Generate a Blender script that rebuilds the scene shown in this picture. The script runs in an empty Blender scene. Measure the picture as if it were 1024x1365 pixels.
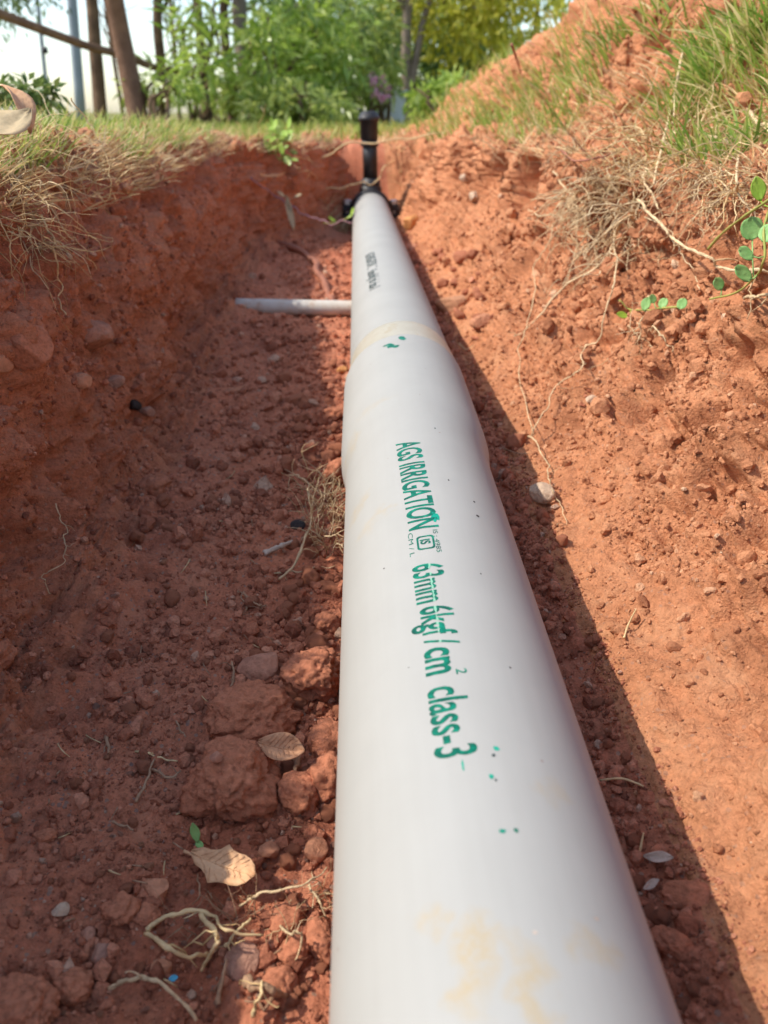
import bpy, bmesh, math, random
import numpy as np
from mathutils import Vector
from mathutils.bvhtree import BVHTree

random.seed(7)
RNG = np.random.default_rng(7)
SC = bpy.context.scene
COL = SC.collection

# ------------------------------------------------------------------ camera
F_PX, CX, CY, HOR = 1050.0, 512.0, 682.5, 150.0
PITCH = math.atan((CY - HOR) / F_PX)
YAW = math.radians(1.7515)
cam_d = bpy.data.cameras.new('camera')
cam = bpy.data.objects.new('camera', cam_d)
COL.objects.link(cam)
cam.rotation_euler = (math.pi / 2 - PITCH, 0, -YAW)
cam.location = (0, 0, 0)
cam_d.sensor_fit = 'VERTICAL'
cam_d.sensor_height = 36.0
cam_d.lens = F_PX / 1365 * 36.0
cam_d.clip_start = 0.01
cam_d.clip_end = 500
cam_d.dof.use_dof = True
cam_d.dof.focus_distance = 0.275
cam_d.dof.aperture_fstop = cam_d.lens / 1.55
SC.camera = cam

# ------------------------------------------------------------------ light
SUN = Vector((-0.65, -0.03, 0.74)).normalized()
world = bpy.data.worlds.new('World')
SC.world = world
world.use_nodes = True
wn = world.node_tree.nodes
sky = wn.new('ShaderNodeTexSky')
sky.sky_type = 'NISHITA'
sky.sun_disc = False
sky.sun_elevation = math.asin(SUN.z)
sky.sun_rotation = math.atan2(SUN.x, SUN.y)
sky.air_density = 1.0
sky.dust_density = 1.1
sky.ozone_density = 0.6
world.node_tree.links.new(sky.outputs[0], wn['Background'].inputs[0])
wn['Background'].inputs[1].default_value = 0.15
sun_d = bpy.data.lights.new('sun', 'SUN')
sun_d.energy = 2.65
sun_d.angle = math.radians(0.5)
sun_d.color = (1.0, 0.95, 0.87)
sun = bpy.data.objects.new('sun', sun_d)
COL.objects.link(sun)
sun.rotation_euler = (-SUN).to_track_quat('-Z', 'Y').to_euler()
SC.view_settings.view_transform = 'Standard'
SC.view_settings.look = 'None'
SC.view_settings.gamma = 1
SC.view_settings.exposure = 0.92

# ------------------------------------------------------------------ camera maths (only used to measure where things stand)
_h = np.array([math.sin(YAW), math.cos(YAW), 0])
C_R = np.array([math.cos(YAW), -math.sin(YAW), 0])
C_F = _h * math.cos(PITCH) + np.array([0, 0, -math.sin(PITCH)])
C_U = _h * math.sin(PITCH) + np.array([0, 0, math.cos(PITCH)])


def ray(px, py):
    return (px - CX) / F_PX * C_R - (py - CY) / F_PX * C_U + C_F      # unit depth


def at_depth(px, py, d):
    return ray(px, py) * d


# ------------------------------------------------------------------ noise
def _hash(ix, iy, iz, seed):
    h = (ix * np.uint32(374761393) + iy * np.uint32(668265263) + iz * np.uint32(2147483647 - 1640531) + np.uint32(seed * 2654435 + 97))
    h ^= h >> np.uint32(13)
    h *= np.uint32(1274126177)
    h ^= h >> np.uint32(16)
    h *= np.uint32(2246822519)
    h ^= h >> np.uint32(15)
    return h


def _h01(ix, iy, iz, seed):
    return _hash(ix, iy, iz, seed).astype(np.float32) * np.float32(1 / 4294967295.0)


def vnoise(p, seed=0):
    fl = np.floor(p)
    i = fl.astype(np.int64).astype(np.uint32)
    f = (p - fl).astype(np.float32)
    f = f * f * f * (f * (f * 6 - 15) + 10)
    x0, y0, z0 = i[:, 0], i[:, 1], i[:, 2]
    one = np.uint32(1)
    fx, fy, fz = f[:, 0], f[:, 1], f[:, 2]
    def lx(y, z):
        a = _h01(x0, y, z, seed)
        return a + (_h01(x0 + one, y, z, seed) - a) * fx
    a = lx(y0, z0); a = a + (lx(y0 + one, z0) - a) * fy
    b = lx(y0, z0 + one); b = b + (lx(y0 + one, z0 + one) - b) * fy
    return (a + (b - a) * fz) * 2 - 1


def fbm(p, octs=3, seed=0, gain=0.5):
    out = 0; amp = 1.0
    for k in range(octs):
        out = out + amp * vnoise(p * (2.03 ** k) + k * 17.3, seed + k)
        amp *= gain
    return out


def worley(p, seed=0, edge=False):
    fl = np.floor(p)
    i = fl.astype(np.int64)
    f = (p - fl).astype(np.float32)
    best = np.full(len(p), 9.0, np.float32)
    sec = np.full(len(p), 9.0, np.float32)
    cid = np.zeros(len(p), np.float32)
    for dx in (-1, 0, 1):
        for dy in (-1, 0, 1):
            for dz in (-1, 0, 1):
                h = _hash((i[:, 0] + dx).astype(np.uint32), (i[:, 1] + dy).astype(np.uint32), (i[:, 2] + dz).astype(np.uint32), seed)
                jx = (h & np.uint32(1023)).astype(np.float32) / 1023
                jy = ((h >> np.uint32(10)) & np.uint32(1023)).astype(np.float32) / 1023
                jz = ((h >> np.uint32(20)) & np.uint32(1023)).astype(np.float32) / 1023
                d = (dx + jx - f[:, 0]) ** 2 + (dy + jy - f[:, 1]) ** 2 + (dz + jz - f[:, 2]) ** 2
                m = d < best
                if edge:
                    sec = np.where(m, best, np.minimum(sec, d))
                best = np.where(m, d, best)
                cid = np.where(m, jx, cid)
    if edge:
        return np.sqrt(best), cid, np.sqrt(sec) - np.sqrt(best)
    return np.sqrt(best), cid


def sstep(a, b, x):
    t = np.clip((x - a) / (b - a), 0, 1)
    return t * t * (3 - 2 * t)


# ------------------------------------------------------------------ materials
class NT:
    def __init__(s, name):
        s.m = bpy.data.materials.new(name)
        s.m.use_nodes = True
        s.t = s.m.node_tree
        s.n = s.t.nodes
        s.b = s.n['Principled BSDF']
        s.out = s.n['Material Output']
        s.b.inputs['Specular IOR Level'].default_value = 0.3

    def add(s, typ, **kw):
        n = s.n.new('ShaderNode' + typ)
        for k, v in kw.items():
            setattr(n, k, v)
        return n

    def link(s, a, b):
        s.t.links.new(a, b)

    def coord(s, which='Object'):
        return s.add('TexCoord').outputs[which]

    def noise(s, co, scale, detail=4, rough=0.55, out='Fac'):
        n = s.add('TexNoise')
        n.inputs['Scale'].default_value = scale
        n.inputs['Detail'].default_value = detail
        n.inputs['Roughness'].default_value = rough
        if co is not None:
            s.link(co, n.inputs['Vector'])
        return n.outputs[out]

    def ramp(s, fac, stops):
        r = s.add('ValToRGB')
        e = r.color_ramp.elements
        while len(e) > 1:
            e.remove(e[0])
        e[0].position, e[0].color = stops[0][0], (*stops[0][1], 1)
        for p, c in stops[1:]:
            x = e.new(p); x.color = (*c, 1)
        s.link(fac, r.inputs[0])
        return r.outputs[0]

    def mix(s, fac, a, b, blend='MIX'):
        m = s.add('MixRGB', blend_type=blend)
        for sock, v in zip(m.inputs, (fac, a, b)):
            if isinstance(v, (int, float)):
                sock.default_value = v
            elif isinstance(v, tuple):
                sock.default_value = (*v, 1)
            else:
                s.link(v, sock)
        return m.outputs[0]

    def math(s, op, a, b=None, clamp=False):
        m = s.add('Math', operation=op, use_clamp=clamp)
        for sock, v in zip(m.inputs, (a, b)):
            if v is None:
                continue
            if isinstance(v, (int, float)):
                sock.default_value = v
            else:
                s.link(v, sock)
        return m.outputs[0]

    def bump(s, h, strength, dist):
        b = s.add('Bump')
        b.inputs['Strength'].default_value = strength
        b.inputs['Distance'].default_value = dist
        s.link(h, b.inputs['Height'])
        s.link(b.outputs[0], s.b.inputs['Normal'])

    def base(s, c):
        if isinstance(c, tuple):
            s.b.inputs['Base Color'].default_value = (*c, 1)
        else:
            s.link(c, s.b.inputs['Base Color'])

    def rough(s, r):
        s.b.inputs['Roughness'].default_value = r


def soil_mat(name, dark, mid, light, dust, grain=0.5, bump=0.9):
    t = NT(name)
    co = t.coord()
    big = t.noise(co, 14, 5, 0.6)
    c = t.ramp(big, [(0.28, dark), (0.5, mid), (0.72, light)])
    fine = t.noise(co, 420, 6, 0.7)
    c = t.mix(0.9, c, t.ramp(fine, [(0.30, (0.55, 0.52, 0.50)), (0.45, (1.02, 1.02, 1.02)), (0.70, (1.4, 1.4, 1.4))]), 'MULTIPLY')
    d2 = t.ramp(t.noise(co, 55, 5, 0.65), [(0.5, (0, 0, 0)), (0.68, (1, 1, 1))])
    c = t.mix(t.math('MULTIPLY', d2, 0.6), c, dust)
    v = t.add('TexVoronoi')
    v.inputs['Scale'].default_value = 620
    t.link(co, v.inputs['Vector'])
    sep = t.add('SeparateColor')
    t.link(v.outputs['Color'], sep.inputs[0])
    pick = t.math('GREATER_THAN', sep.outputs[0], 0.90)
    near = t.math('LESS_THAN', v.outputs['Distance'], 0.42)
    g = t.math('MULTIPLY', t.math('MULTIPLY', pick, near), grain)
    c = t.mix(g, c, t.mix(sep.outputs[1], (0.52, 0.33, 0.22), (0.30, 0.20, 0.16)))
    t.base(c)
    t.rough(0.95)
    t.b.inputs['Specular IOR Level'].default_value = 0.1
    vb = t.add('TexVoronoi'); vb.inputs['Scale'].default_value = 950; t.link(co, vb.inputs['Vector'])
    hgt = t.math('ADD', t.math('MULTIPLY', t.noise(co, 800, 6, 0.75), 0.9), t.noise(co, 260, 6, 0.7))
    hgt = t.math('SUBTRACT', hgt, t.math('MULTIPLY', vb.outputs['Distance'], 0.35))
    t.bump(hgt, 1.0, 0.0016 * bump)
    return t.m


M = {}
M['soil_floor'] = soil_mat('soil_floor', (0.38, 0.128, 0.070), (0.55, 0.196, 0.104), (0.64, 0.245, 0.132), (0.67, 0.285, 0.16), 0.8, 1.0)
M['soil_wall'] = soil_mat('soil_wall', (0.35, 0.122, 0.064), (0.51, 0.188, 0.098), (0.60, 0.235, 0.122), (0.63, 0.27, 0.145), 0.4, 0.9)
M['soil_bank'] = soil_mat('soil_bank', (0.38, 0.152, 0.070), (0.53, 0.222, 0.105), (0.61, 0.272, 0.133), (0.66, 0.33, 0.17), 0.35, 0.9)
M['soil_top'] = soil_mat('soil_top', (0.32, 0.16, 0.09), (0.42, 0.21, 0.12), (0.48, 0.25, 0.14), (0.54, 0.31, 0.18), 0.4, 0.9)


def island_mat(name, stops, rough=0.9, fine=None, bump=None, spec=0.2, transl=0.0):
    t = NT(name)
    geo = t.add('NewGeometry')
    c = t.ramp(geo.outputs['Random Per Island'], stops)
    co = t.coord()
    if fine:
        c = t.mix(0.7, c, t.ramp(t.noise(co, fine, 5, 0.65), [(0.3, (0.5, 0.48, 0.46)), (0.5, (1, 1, 1)), (0.75, (1.35, 1.32, 1.3))]), 'MULTIPLY')
    t.base(c)
    t.rough(rough)
    t.b.inputs['Specular IOR Level'].default_value = spec
    if bump:
        t.bump(t.noise(co, bump, 5, 0.7), 0.9, 0.0012)
    if transl > 0:
        tr = t.add('BsdfTranslucent')
        t.link(c, tr.inputs[0])
        mx = t.add('MixShader')
        mx.inputs[0].default_value = transl
        t.link(t.b.outputs[0], mx.inputs[1]); t.link(tr.outputs[0], mx.inputs[2])
        t.link(mx.outputs[0], t.out.inputs[0])
    return t.m


M['crumb'] = island_mat('soil_crumb', [(0, (0.27, 0.095, 0.052)), (0.35, (0.46, 0.17, 0.092)), (0.7, (0.57, 0.22, 0.12)), (0.95, (0.63, 0.27, 0.155)), (0.985, (0.62, 0.38, 0.25)), (1, (0.48, 0.30, 0.20))], 0.95, 900, 1200)
M['bank_crumb'] = island_mat('bank_crumb', [(0, (0.37, 0.148, 0.070)), (0.4, (0.52, 0.222, 0.105)), (0.9, (0.62, 0.285, 0.14)), (0.985, (0.66, 0.36, 0.20)), (1, (0.72, 0.50, 0.32))], 0.95, 900, 1200)
M['clod'] = island_mat('clod', [(0, (0.45, 0.165, 0.085)), (1, (0.54, 0.205, 0.108))], 0.95, 480, 900)
M['clod_bright'] = island_mat('clod_bright', [(0, (0.44, 0.21, 0.11)), (1, (0.50, 0.25, 0.135))], 0.95, 480, 900)
M['stone_brown'] = island_mat('stone_brown', [(0, (0.42, 0.19, 0.115)), (1, (0.48, 0.225, 0.14))], 0.8, 260, 500)
M['stone_red'] = island_mat('stone_red', [(0, (0.48, 0.20, 0.105)), (1, (0.54, 0.24, 0.13))], 0.85, 260, 500)
M['stone_grey'] = island_mat('stone_grey', [(0, (0.36, 0.18, 0.115)), (1, (0.42, 0.22, 0.145))], 0.8, 260, 500)
M['stone_pale'] = island_mat('stone_pale', [(0, (0.52, 0.36, 0.24)), (1, (0.56, 0.40, 0.27))], 0.8, 260, 500)
M['stone_orange'] = island_mat('stone_orange', [(0, (0.58, 0.24, 0.07)), (1, (0.62, 0.28, 0.10))], 0.8, 260, 500)
M['straw'] = island_mat('dry_straw', [(0, (0.50, 0.31, 0.13)), (0.4, (0.72, 0.51, 0.24)), (1, (0.86, 0.69, 0.40))], 0.7, 150, None, 0.3, 0.2)
M['root'] = island_mat('pale_root', [(0, (0.56, 0.36, 0.18)), (0.5, (0.72, 0.52, 0.29)), (1, (0.80, 0.63, 0.38))], 0.75, 130, 900)
M['dull_root'] = island_mat('dull_root', [(0, (0.32, 0.17, 0.10)), (0.5, (0.44, 0.26, 0.15)), (1, (0.55, 0.36, 0.21))], 0.8, 220, 700)
M['red_root'] = island_mat('red_root', [(0, (0.34, 0.13, 0.08)), (1, (0.42, 0.18, 0.11))], 0.8, 220, 700)
M['grass'] = island_mat('green_grass', [(0, (0.15, 0.27, 0.04)), (0.35, (0.28, 0.42, 0.07)), (0.6, (0.45, 0.52, 0.11)), (0.8, (0.64, 0.56, 0.21)), (1, (0.76, 0.62, 0.32))], 0.5, None, None, 0.4, 0.45)
M['lawn'] = island_mat('lawn_grass', [(0, (0.18, 0.28, 0.04)), (0.5, (0.33, 0.40, 0.07)), (0.8, (0.46, 0.46, 0.11)), (1, (0.56, 0.50, 0.2))], 0.6, None, None, 0.3, 0.35)
M['leaf_bright'] = island_mat('leaf_bright', [(0, (0.20, 0.32, 0.04)), (0.5, (0.42, 0.54, 0.08)), (1, (0.66, 0.72, 0.20))], 0.32, None, None, 0.8, 0.5)
M['leaf_mid'] = island_mat('leaf_mid', [(0, (0.15, 0.22, 0.04)), (0.5, (0.38, 0.46, 0.09)), (1, (0.64, 0.66, 0.20))], 0.32, None, None, 0.8, 0.5)
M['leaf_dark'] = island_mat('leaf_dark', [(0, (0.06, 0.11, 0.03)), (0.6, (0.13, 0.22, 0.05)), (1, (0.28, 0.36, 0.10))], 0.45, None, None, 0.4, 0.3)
M['leaf_yellow'] = island_mat('leaf_yellow', [(0, (0.30, 0.33, 0.03)), (0.5, (0.52, 0.50, 0.05)), (1, (0.68, 0.60, 0.09))], 0.45, None, None, 0.4, 0.45)
M['petal'] = island_mat('pink_petal', [(0, (0.65, 0.22, 0.32)), (1, (0.8, 0.5, 0.55))], 0.6, None, None, 0.3, 0.35)


def simple_mat(name, c1, c2, scale, rough=0.7, bump=None, bd=0.002, spec=0.3):
    t = NT(name)
    co = t.coord()
    t.base(t.ramp(t.noise(co, scale, 5, 0.6), [(0.3, c1), (0.7, c2)]))
    t.rough(rough)
    t.b.inputs['Specular IOR Level'].default_value = spec
    if bump:
        t.bump(t.noise(co, bump, 5, 0.65), 0.7, bd)
    return t.m


M['bark'] = simple_mat('bark', (0.09, 0.052, 0.03), (0.20, 0.12, 0.07), 18, 0.9, 40, 0.01)
M['bark_red'] = simple_mat('bark_red', (0.13, 0.066, 0.04), (0.24, 0.13, 0.08), 18, 0.9, 40, 0.01)
M['bark_grey'] = simple_mat('bark_grey', (0.15, 0.11, 0.085), (0.27, 0.21, 0.16), 18, 0.9, 40, 0.01)
M['rail_wood'] = simple_mat('rail_wood', (0.15, 0.08, 0.05), (0.26, 0.15, 0.09), 22, 0.85, 60, 0.006)
M['pole_grey'] = simple_mat('pole_grey', (0.22, 0.25, 0.28), (0.28, 0.31, 0.34), 5, 0.6)
M['white_wall'] = simple_mat('white_wall', (0.72, 0.70, 0.66), (0.82, 0.80, 0.77), 3, 0.8)
M['black_plastic'] = simple_mat('black_plastic', (0.008, 0.008, 0.009), (0.030, 0.026, 0.024), 60, 0.5, None, 0.002, 0.5)
M['bolt_steel'] = simple_mat('bolt_steel', (0.42, 0.42, 0.42), (0.6, 0.6, 0.6), 200, 0.3)
M['bolt_steel'].node_tree.nodes['Principled BSDF'].inputs['Metallic'].default_value = 0.9
M['dead_leaf'] = simple_mat('dead_leaf', (0.52, 0.27, 0.13), (0.74, 0.46, 0.25), 160, 0.65, 500, 0.0006)
M['dead_leaf_dark'] = simple_mat('dead_leaf_dark', (0.42, 0.20, 0.10), (0.60, 0.33, 0.18), 160, 0.65, 500, 0.0006)
M['dead_leaf_pale'] = island_mat('dead_leaf_pale', [(0, (0.66, 0.52, 0.30)), (1, (0.78, 0.64, 0.40))], 0.6, 120, None, 0.3, 0.45)
M['clover_leaf'] = simple_mat('clover_leaf', (0.16, 0.34, 0.09), (0.28, 0.46, 0.15), 160, 0.5, 500, 0.0004)
M['lime_leaf'] = simple_mat('lime_leaf', (0.20, 0.34, 0.03), (0.34, 0.46, 0.06), 90, 0.45, 500, 0.0004)
M['stem_green'] = simple_mat('stem_green', (0.28, 0.30, 0.06), (0.42, 0.38, 0.10), 90, 0.5)
M['stem_purple'] = simple_mat('stem_purple', (0.30, 0.13, 0.15), (0.42, 0.25, 0.25), 90, 0.5)
M['blue_plastic'] = simple_mat('blue_plastic', (0.06, 0.35, 0.55), (0.12, 0.5, 0.7), 500, 0.4)
M['char'] = simple_mat('char', (0.02, 0.016, 0.014), (0.06, 0.05, 0.045), 300, 0.85, 700, 0.001)
M['grey_chip'] = simple_mat('grey_chip', (0.44, 0.32, 0.23), (0.66, 0.52, 0.40), 300, 0.6, 700, 0.001)

# ------------------------------------------------------------------ mesh helpers
class MB:
    def __init__(s):
        s.v = []; s.f = []; s.n = 0

    def add(s, v, f):
        v = np.asarray(v, float).reshape(-1, 3)
        s.v.append(v)
        s.f.extend([tuple(int(a) + s.n for a in q) for q in f])
        s.n += len(v)

    def build(s, name, mat, parent=None, smooth=True):
        me = bpy.data.meshes.new(name)
        v = np.concatenate(s.v) if s.v else np.zeros((0, 3))
        me.from_pydata(v.tolist(), [], s.f)
        if smooth:
            me.polygons.foreach_set('use_smooth', [True] * len(me.polygons))
        me.materials.append(mat)
        me.update()
        o = bpy.data.objects.new(name, me)
        COL.objects.link(o)
        if parent is not None:
            o.parent = parent
        return o


def fast_mesh(name, v, f, mat, smooth=True, parent=None):
    """v (n,3), f (m,k) all the same k"""
    me = bpy.data.meshes.new(name)
    k = f.shape[1]
    me.vertices.add(len(v)); me.loops.add(f.size); me.polygons.add(len(f))
    me.vertices.foreach_set('co', np.ascontiguousarray(v, np.float32).ravel())
    me.loops.foreach_set('vertex_index', np.ascontiguousarray(f, np.int32).ravel())
    me.polygons.foreach_set('loop_start', np.arange(0, f.size, k, dtype=np.int32))
    me.polygons.foreach_set('use_smooth', np.full(len(f), smooth, bool))
    me.materials.append(mat)
    me.update(calc_edges=True)
    o = bpy.data.objects.new(name, me)
    COL.objects.link(o)
    if parent is not None:
        o.parent = parent
    return o


def tag(o, label=None, cat=None, group=None, kind=None):
    if label: o['label'] = label
    if cat: o['category'] = cat
    if group: o['group'] = group
    if kind: o['kind'] = kind
    return o


def empty(name, loc=(0, 0, 0)):
    o = bpy.data.objects.new(name, None)
    o.empty_display_size = 0.02
    COL.objects.link(o)
    o.location = loc
    return o


def under(root, o):
    """parent a mesh built in world coordinates to an Empty standing at its base"""
    o.parent = root
    o.location = -root.location
    return o


def tube(pts, rad, sides=6, caps=True):
    p = np.asarray(pts, float)
    n = len(p)
    r = np.broadcast_to(np.asarray(rad, float), (n,))
    t = np.gradient(p, axis=0)
    t /= np.linalg.norm(t, axis=1)[:, None] + 1e-12
    ref = np.array([0.31, 0.22, 0.93])
    if abs(t.mean(0) @ ref) > 0.85:
        ref = np.array([0.93, -0.3, 0.1])
    a = np.cross(t, ref); a /= np.linalg.norm(a, axis=1)[:, None] + 1e-12
    b = np.cross(t, a)
    ang = np.arange(sides) / sides * 2 * math.pi
    v = (p[:, None] + r[:, None, None] * (a[:, None] * np.cos(ang)[None, :, None] + b[:, None] * np.sin(ang)[None, :, None])).reshape(-1, 3)
    f = []
    for i in range(n - 1):
        for k in range(sides):
            k2 = (k + 1) % sides
            f.append((i * sides + k, i * sides + k2, (i + 1) * sides + k2, (i + 1) * sides + k))
    if caps:
        f.append(tuple(range(sides))[::-1]); f.append(tuple((n - 1) * sides + k for k in range(sides)))
    return v, f


def smooth_path(pts, n):
    """Catmull-Rom through the control points"""
    p = np.asarray(pts, float)
    p = np.vstack([2 * p[0] - p[1], p, 2 * p[-1] - p[-2]])
    s = np.linspace(0, len(p) - 3 - 1e-6, n)
    i = s.astype(int); t = (s - i)[:, None]
    a, b, c, d = p[i], p[i + 1], p[i + 2], p[i + 3]
    return 0.5 * (2 * b + (c - a) * t + (2 * a - 5 * b + 4 * c - d) * t ** 2 + (3 * b - a - 3 * c + d) * t ** 3)


def wiggle(p, amp, freq, seed):
    s = np.linspace(0, freq, len(p))
    q = np.stack([s, np.full(len(p), seed * 3.7), np.zeros(len(p))], 1)
    off = np.stack([fbm(q, 2, seed * 3 + k) for k in range(3)], 1)
    return p + off * amp


# ================================================================== THE TRENCH
# cross-sections of the trench, (x, z) relative to the eye, at several distances y
NEAR = [(-1.5, -.05), (-.6, -.02), (-.32, -.010), (-.195, -.012), (-.166, -.038), (-.154, -.062), (-.144, -.10), (-.139, -.145), (-.127, -.172), (-.09, -.183),
        (-.04, -.186), (.024, -.187), (.066, -.178), (.101, -.159), (.140, -.126), (.170, -.080), (.176, -.030), (.222, -.018), (.265, .020), (.305, .09), (.42, .15), (.8, .06), (1.5, -.05)]
MID = [(-1.5, -.05), (-.6, -.03), (-.32, -.022), (-.21, -.024), (-.172, -.038), (-.162, -.06), (-.157, -.10), (-.153, -.142), (-.142, -.163), (-.10, -.171),
       (-.04, -.172), (.024, -.173), (.062, -.165), (.090, -.149), (.120, -.118), (.148, -.074), (.152, -.028), (.192, -.018), (.225, .025), (.262, .088), (.35, .135), (.7, .06), (1.5, -.05)]
FAR = [(-1.5, -.06), (-.6, -.045), (-.32, -.04), (-.17, -.040), (-.098, -.046), (-.086, -.066), (-.079, -.10), (-.073, -.13), (-.066, -.155), (-.05, -.172),
       (-.03, -.182), (.02, -.184), (.052, -.176), (.070, -.158), (.088, -.13), (.106, -.085), (.122, -.048), (.150, -.038), (.19, .005), (.235, .055), (.33, .105), (.6, .03), (1.5, -.06)]
END = [(-1.5, -.062), (-.6, -.06), (-.3, -.056), (-.16, -.052), (-.11, -.052), (-.10, -.052), (-.09, -.052), (-.08, -.052), (-.07, -.052), (-.05, -.052),
       (-.02, -.052), (.02, -.052), (.04, -.052), (.06, -.052), (.08, -.050), (.10, -.048), (.12, -.046), (.15, -.040), (.19, .0), (.235, .04), (.33, .085), (.6, .02), (1.5, -.062)]
FAR2 = [(x, z) for x, z in FAR]
FAR2[3:11] = [(-.11, -.040), (-.032, -.044), (-.024, -.066), (-.020, -.10), (-.018, -.13), (-.016, -.155), (-.012, -.172), (-.004, -.182)]
OPEN = [(x, -.055 if z < .0 else -.05) for x, z in END]
STN = [(-0.35, NEAR), (0.45, NEAR), (0.85, MID), (1.10, MID), (1.36, FAR), (1.52, FAR2), (1.60, END), (1.9, END), (2.45, OPEN), (2.7, OPEN)]
# columns: dense where it is seen
NK = len(NEAR)
ucols = []
dens = {0: 6, 1: 10, 2: 24, 3: 34, 4: 26, 5: 34, 6: 34, 7: 28, 8: 34, 9: 52, 10: 60, 11: 44, 12: 44, 13: 74, 14: 66, 15: 44, 16: 36, 17: 44, 18: 40, 19: 30, 20: 14, 21: 8}
for k in range(NK - 1):
    n = int(dens[k] * 1.15)
    ucols += [k + j / n for j in range(n)]
ucols.append(NK - 1)
ucols = np.array(ucols)
ys = [-0.35]
while ys[-1] < 2.7:
    y = ys[-1]
    d = math.hypot(max(y, 0), 0.15) if y > 0 else 0.16 - y
    ys.append(y + max(0.0009, d * 0.0042))
ys = np.array(ys)
st_y = np.array([s[0] for s in STN])
st_p = np.array([s[1] for s in STN], float)                      # (stations, NK, 2)


def section(y):
    i = np.clip(np.searchsorted(st_y, y) - 1, 0, len(st_y) - 2)
    t = np.clip((y - st_y[i]) / (st_y[i + 1] - st_y[i]), 0, 1)
    t = t * t * (3 - 2 * t)
    return st_p[i] * (1 - t)[:, None, None] + st_p[i + 1] * t[:, None, None]


sec = section(ys)                                                # (rows, NK, 2)
pad = np.concatenate([2 * sec[:, :1] - sec[:, 1:2], sec, 2 * sec[:, -1:] - sec[:, -2:-1]], 1)
i = np.minimum(ucols.astype(int), NK - 2); t = (ucols - i)[None, :, None]
a, b, c, d = pad[:, i], pad[:, i + 1], pad[:, i + 2], pad[:, i + 3]
xz = 0.5 * (2 * b + (c - a) * t + (2 * a - 5 * b + 4 * c - d) * t ** 2 + (3 * b - a - 3 * c + d) * t ** 3)
NR, NC = xz.shape[:2]
P = np.stack([xz[..., 0], np.repeat(ys[:, None], NC, 1), xz[..., 1]], -1)
U = np.repeat(ucols[None], NR, 0)
# meander of the rims
def rowband(c0, w):
    return np.exp(-((U - c0) / w) ** 2)
q = np.stack([ys * 9, ys * 0 + 3.3, ys * 0], 1)
P[..., 0] += (fbm(q, 3, 11) * 0.010)[:, None] * rowband(4.6, 2.2)
P[..., 2] += (fbm(q + 9, 3, 12) * 0.006)[:, None] * rowband(4.2, 1.6)
P[..., 0] += (fbm(q + 21, 3, 13) * 0.010)[:, None] * rowband(16.5, 2.0)
P[..., 2] += (fbm(q * 1.3 + 33, 3, 14) * 0.010)[:, None] * rowband(18, 2.4)
tu = np.gradient(P, axis=1); tv = np.gradient(P, axis=0)
N = np.cross(tu, tv); N /= np.linalg.norm(N, axis=-1)[..., None] + 1e-12
p = P.reshape(-1, 3); Uf = U.ravel()
wallw = (sstep(3.7, 4.6, Uf) * (1 - sstep(8.0, 9.2, Uf)))
floorw = (sstep(8.0, 9.5, Uf) * (1 - sstep(12.0, 13.0, Uf)))
bankw = (sstep(12.2, 13.4, Uf) * (1 - sstep(19.5, 20.5, Uf)))
topw = 1 - np.clip(wallw + floorw + bankw, 0, 1)
upbank = sstep(12.95, 13.9, Uf + 0.35 * fbm(p * 24, 2, 77)) * (1 - sstep(20, 21, Uf))
detail = np.exp(-np.maximum(0, np.abs(p[:, 0]) - 0.4) * 3)
big = fbm(p * np.array([26, 22, 26]), 4, 1)
mask = sstep(-0.25, 0.5, fbm(p * 30, 2, 5))
w1, id1 = worley(p * 52, 3)
clods = np.sqrt(np.maximum(0, 1 - (w1 / 0.72) ** 2)) * (0.4 + 0.6 * id1)
w2, id2 = worley(p * 135, 4)
crumbs = np.sqrt(np.maximum(0, 1 - (w2 / 0.7) ** 2)) * (0.3 + 0.7 * id2)
w3, id3 = worley(p * 300, 6)
grit = np.sqrt(np.maximum(0, 1 - (w3 / 0.7) ** 2)) * id3
fine = fbm(p * 330, 3, 8, 0.6)
groove = fbm(p * np.array([30, 62, 11]), 3, 9)
pits = sstep(0.28, 0.62, fbm(p * np.array([85, 85, 85]), 3, 21))
ridge = 1 - np.abs(fbm(p * np.array([40, 40, 60]), 3, 23))
pipegap = 1 - 0.75 * np.exp(-((p[:, 0] - 0.024) / 0.034) ** 2)
turb1 = 0.55 - np.abs(fbm(p * 44, 3, 31, 0.5))
turb2 = 0.55 - np.abs(fbm(p * 105 + 40, 3, 32, 0.5))
rough2 = fbm(p * 120, 3, 33, 0.5)
wa, ida, ea = worley(p * np.array([44, 44, 24]) + 0.5 * fbm(p * 60, 2, 71)[:, None], 61, True)
ida = 0.5 + (ida - 0.5) * sstep(0, 0.3, ea)
wb, idb, eb = worley(p * 66 + 0.5 * fbm(p * 90, 2, 72)[:, None], 62, True)
idb = 0.5 + (idb - 0.5) * sstep(0, 0.55, eb)
wc, idc, ec = worley(p * 150 + 0.5 * fbm(p * 200, 2, 73)[:, None], 63, True)
idc = 0.5 + (idc - 0.5) * sstep(0, 0.4, ec)
cav = sstep(0.18, 0.58, fbm(p * np.array([44, 44, 52]), 2, 41, 0.5))
cracks = sstep(0.84, 0.98, 1 - np.abs(fbm(p * np.array([45, 50, 36]) + 70, 3, 35)))
under_rim = np.exp(-((Uf - 15.35) / 0.42) ** 2) * sstep(-0.15, 0.35, fbm(p * np.array([14, 26, 14]), 2, 81))
under_left = np.exp(-((Uf - 4.9) / 0.35) ** 2) * sstep(-0.1, 0.4, fbm(p * np.array([14, 26, 14]), 2, 82))
upb2 = upbank * (0.45 + 0.55 * sstep(13.6, 14.6, Uf))
disp = big * (0.0085 * wallw + 0.0030 * floorw + 0.0085 * bankw + 0.0035 * topw)
disp += groove * 0.0085 * wallw
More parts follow.
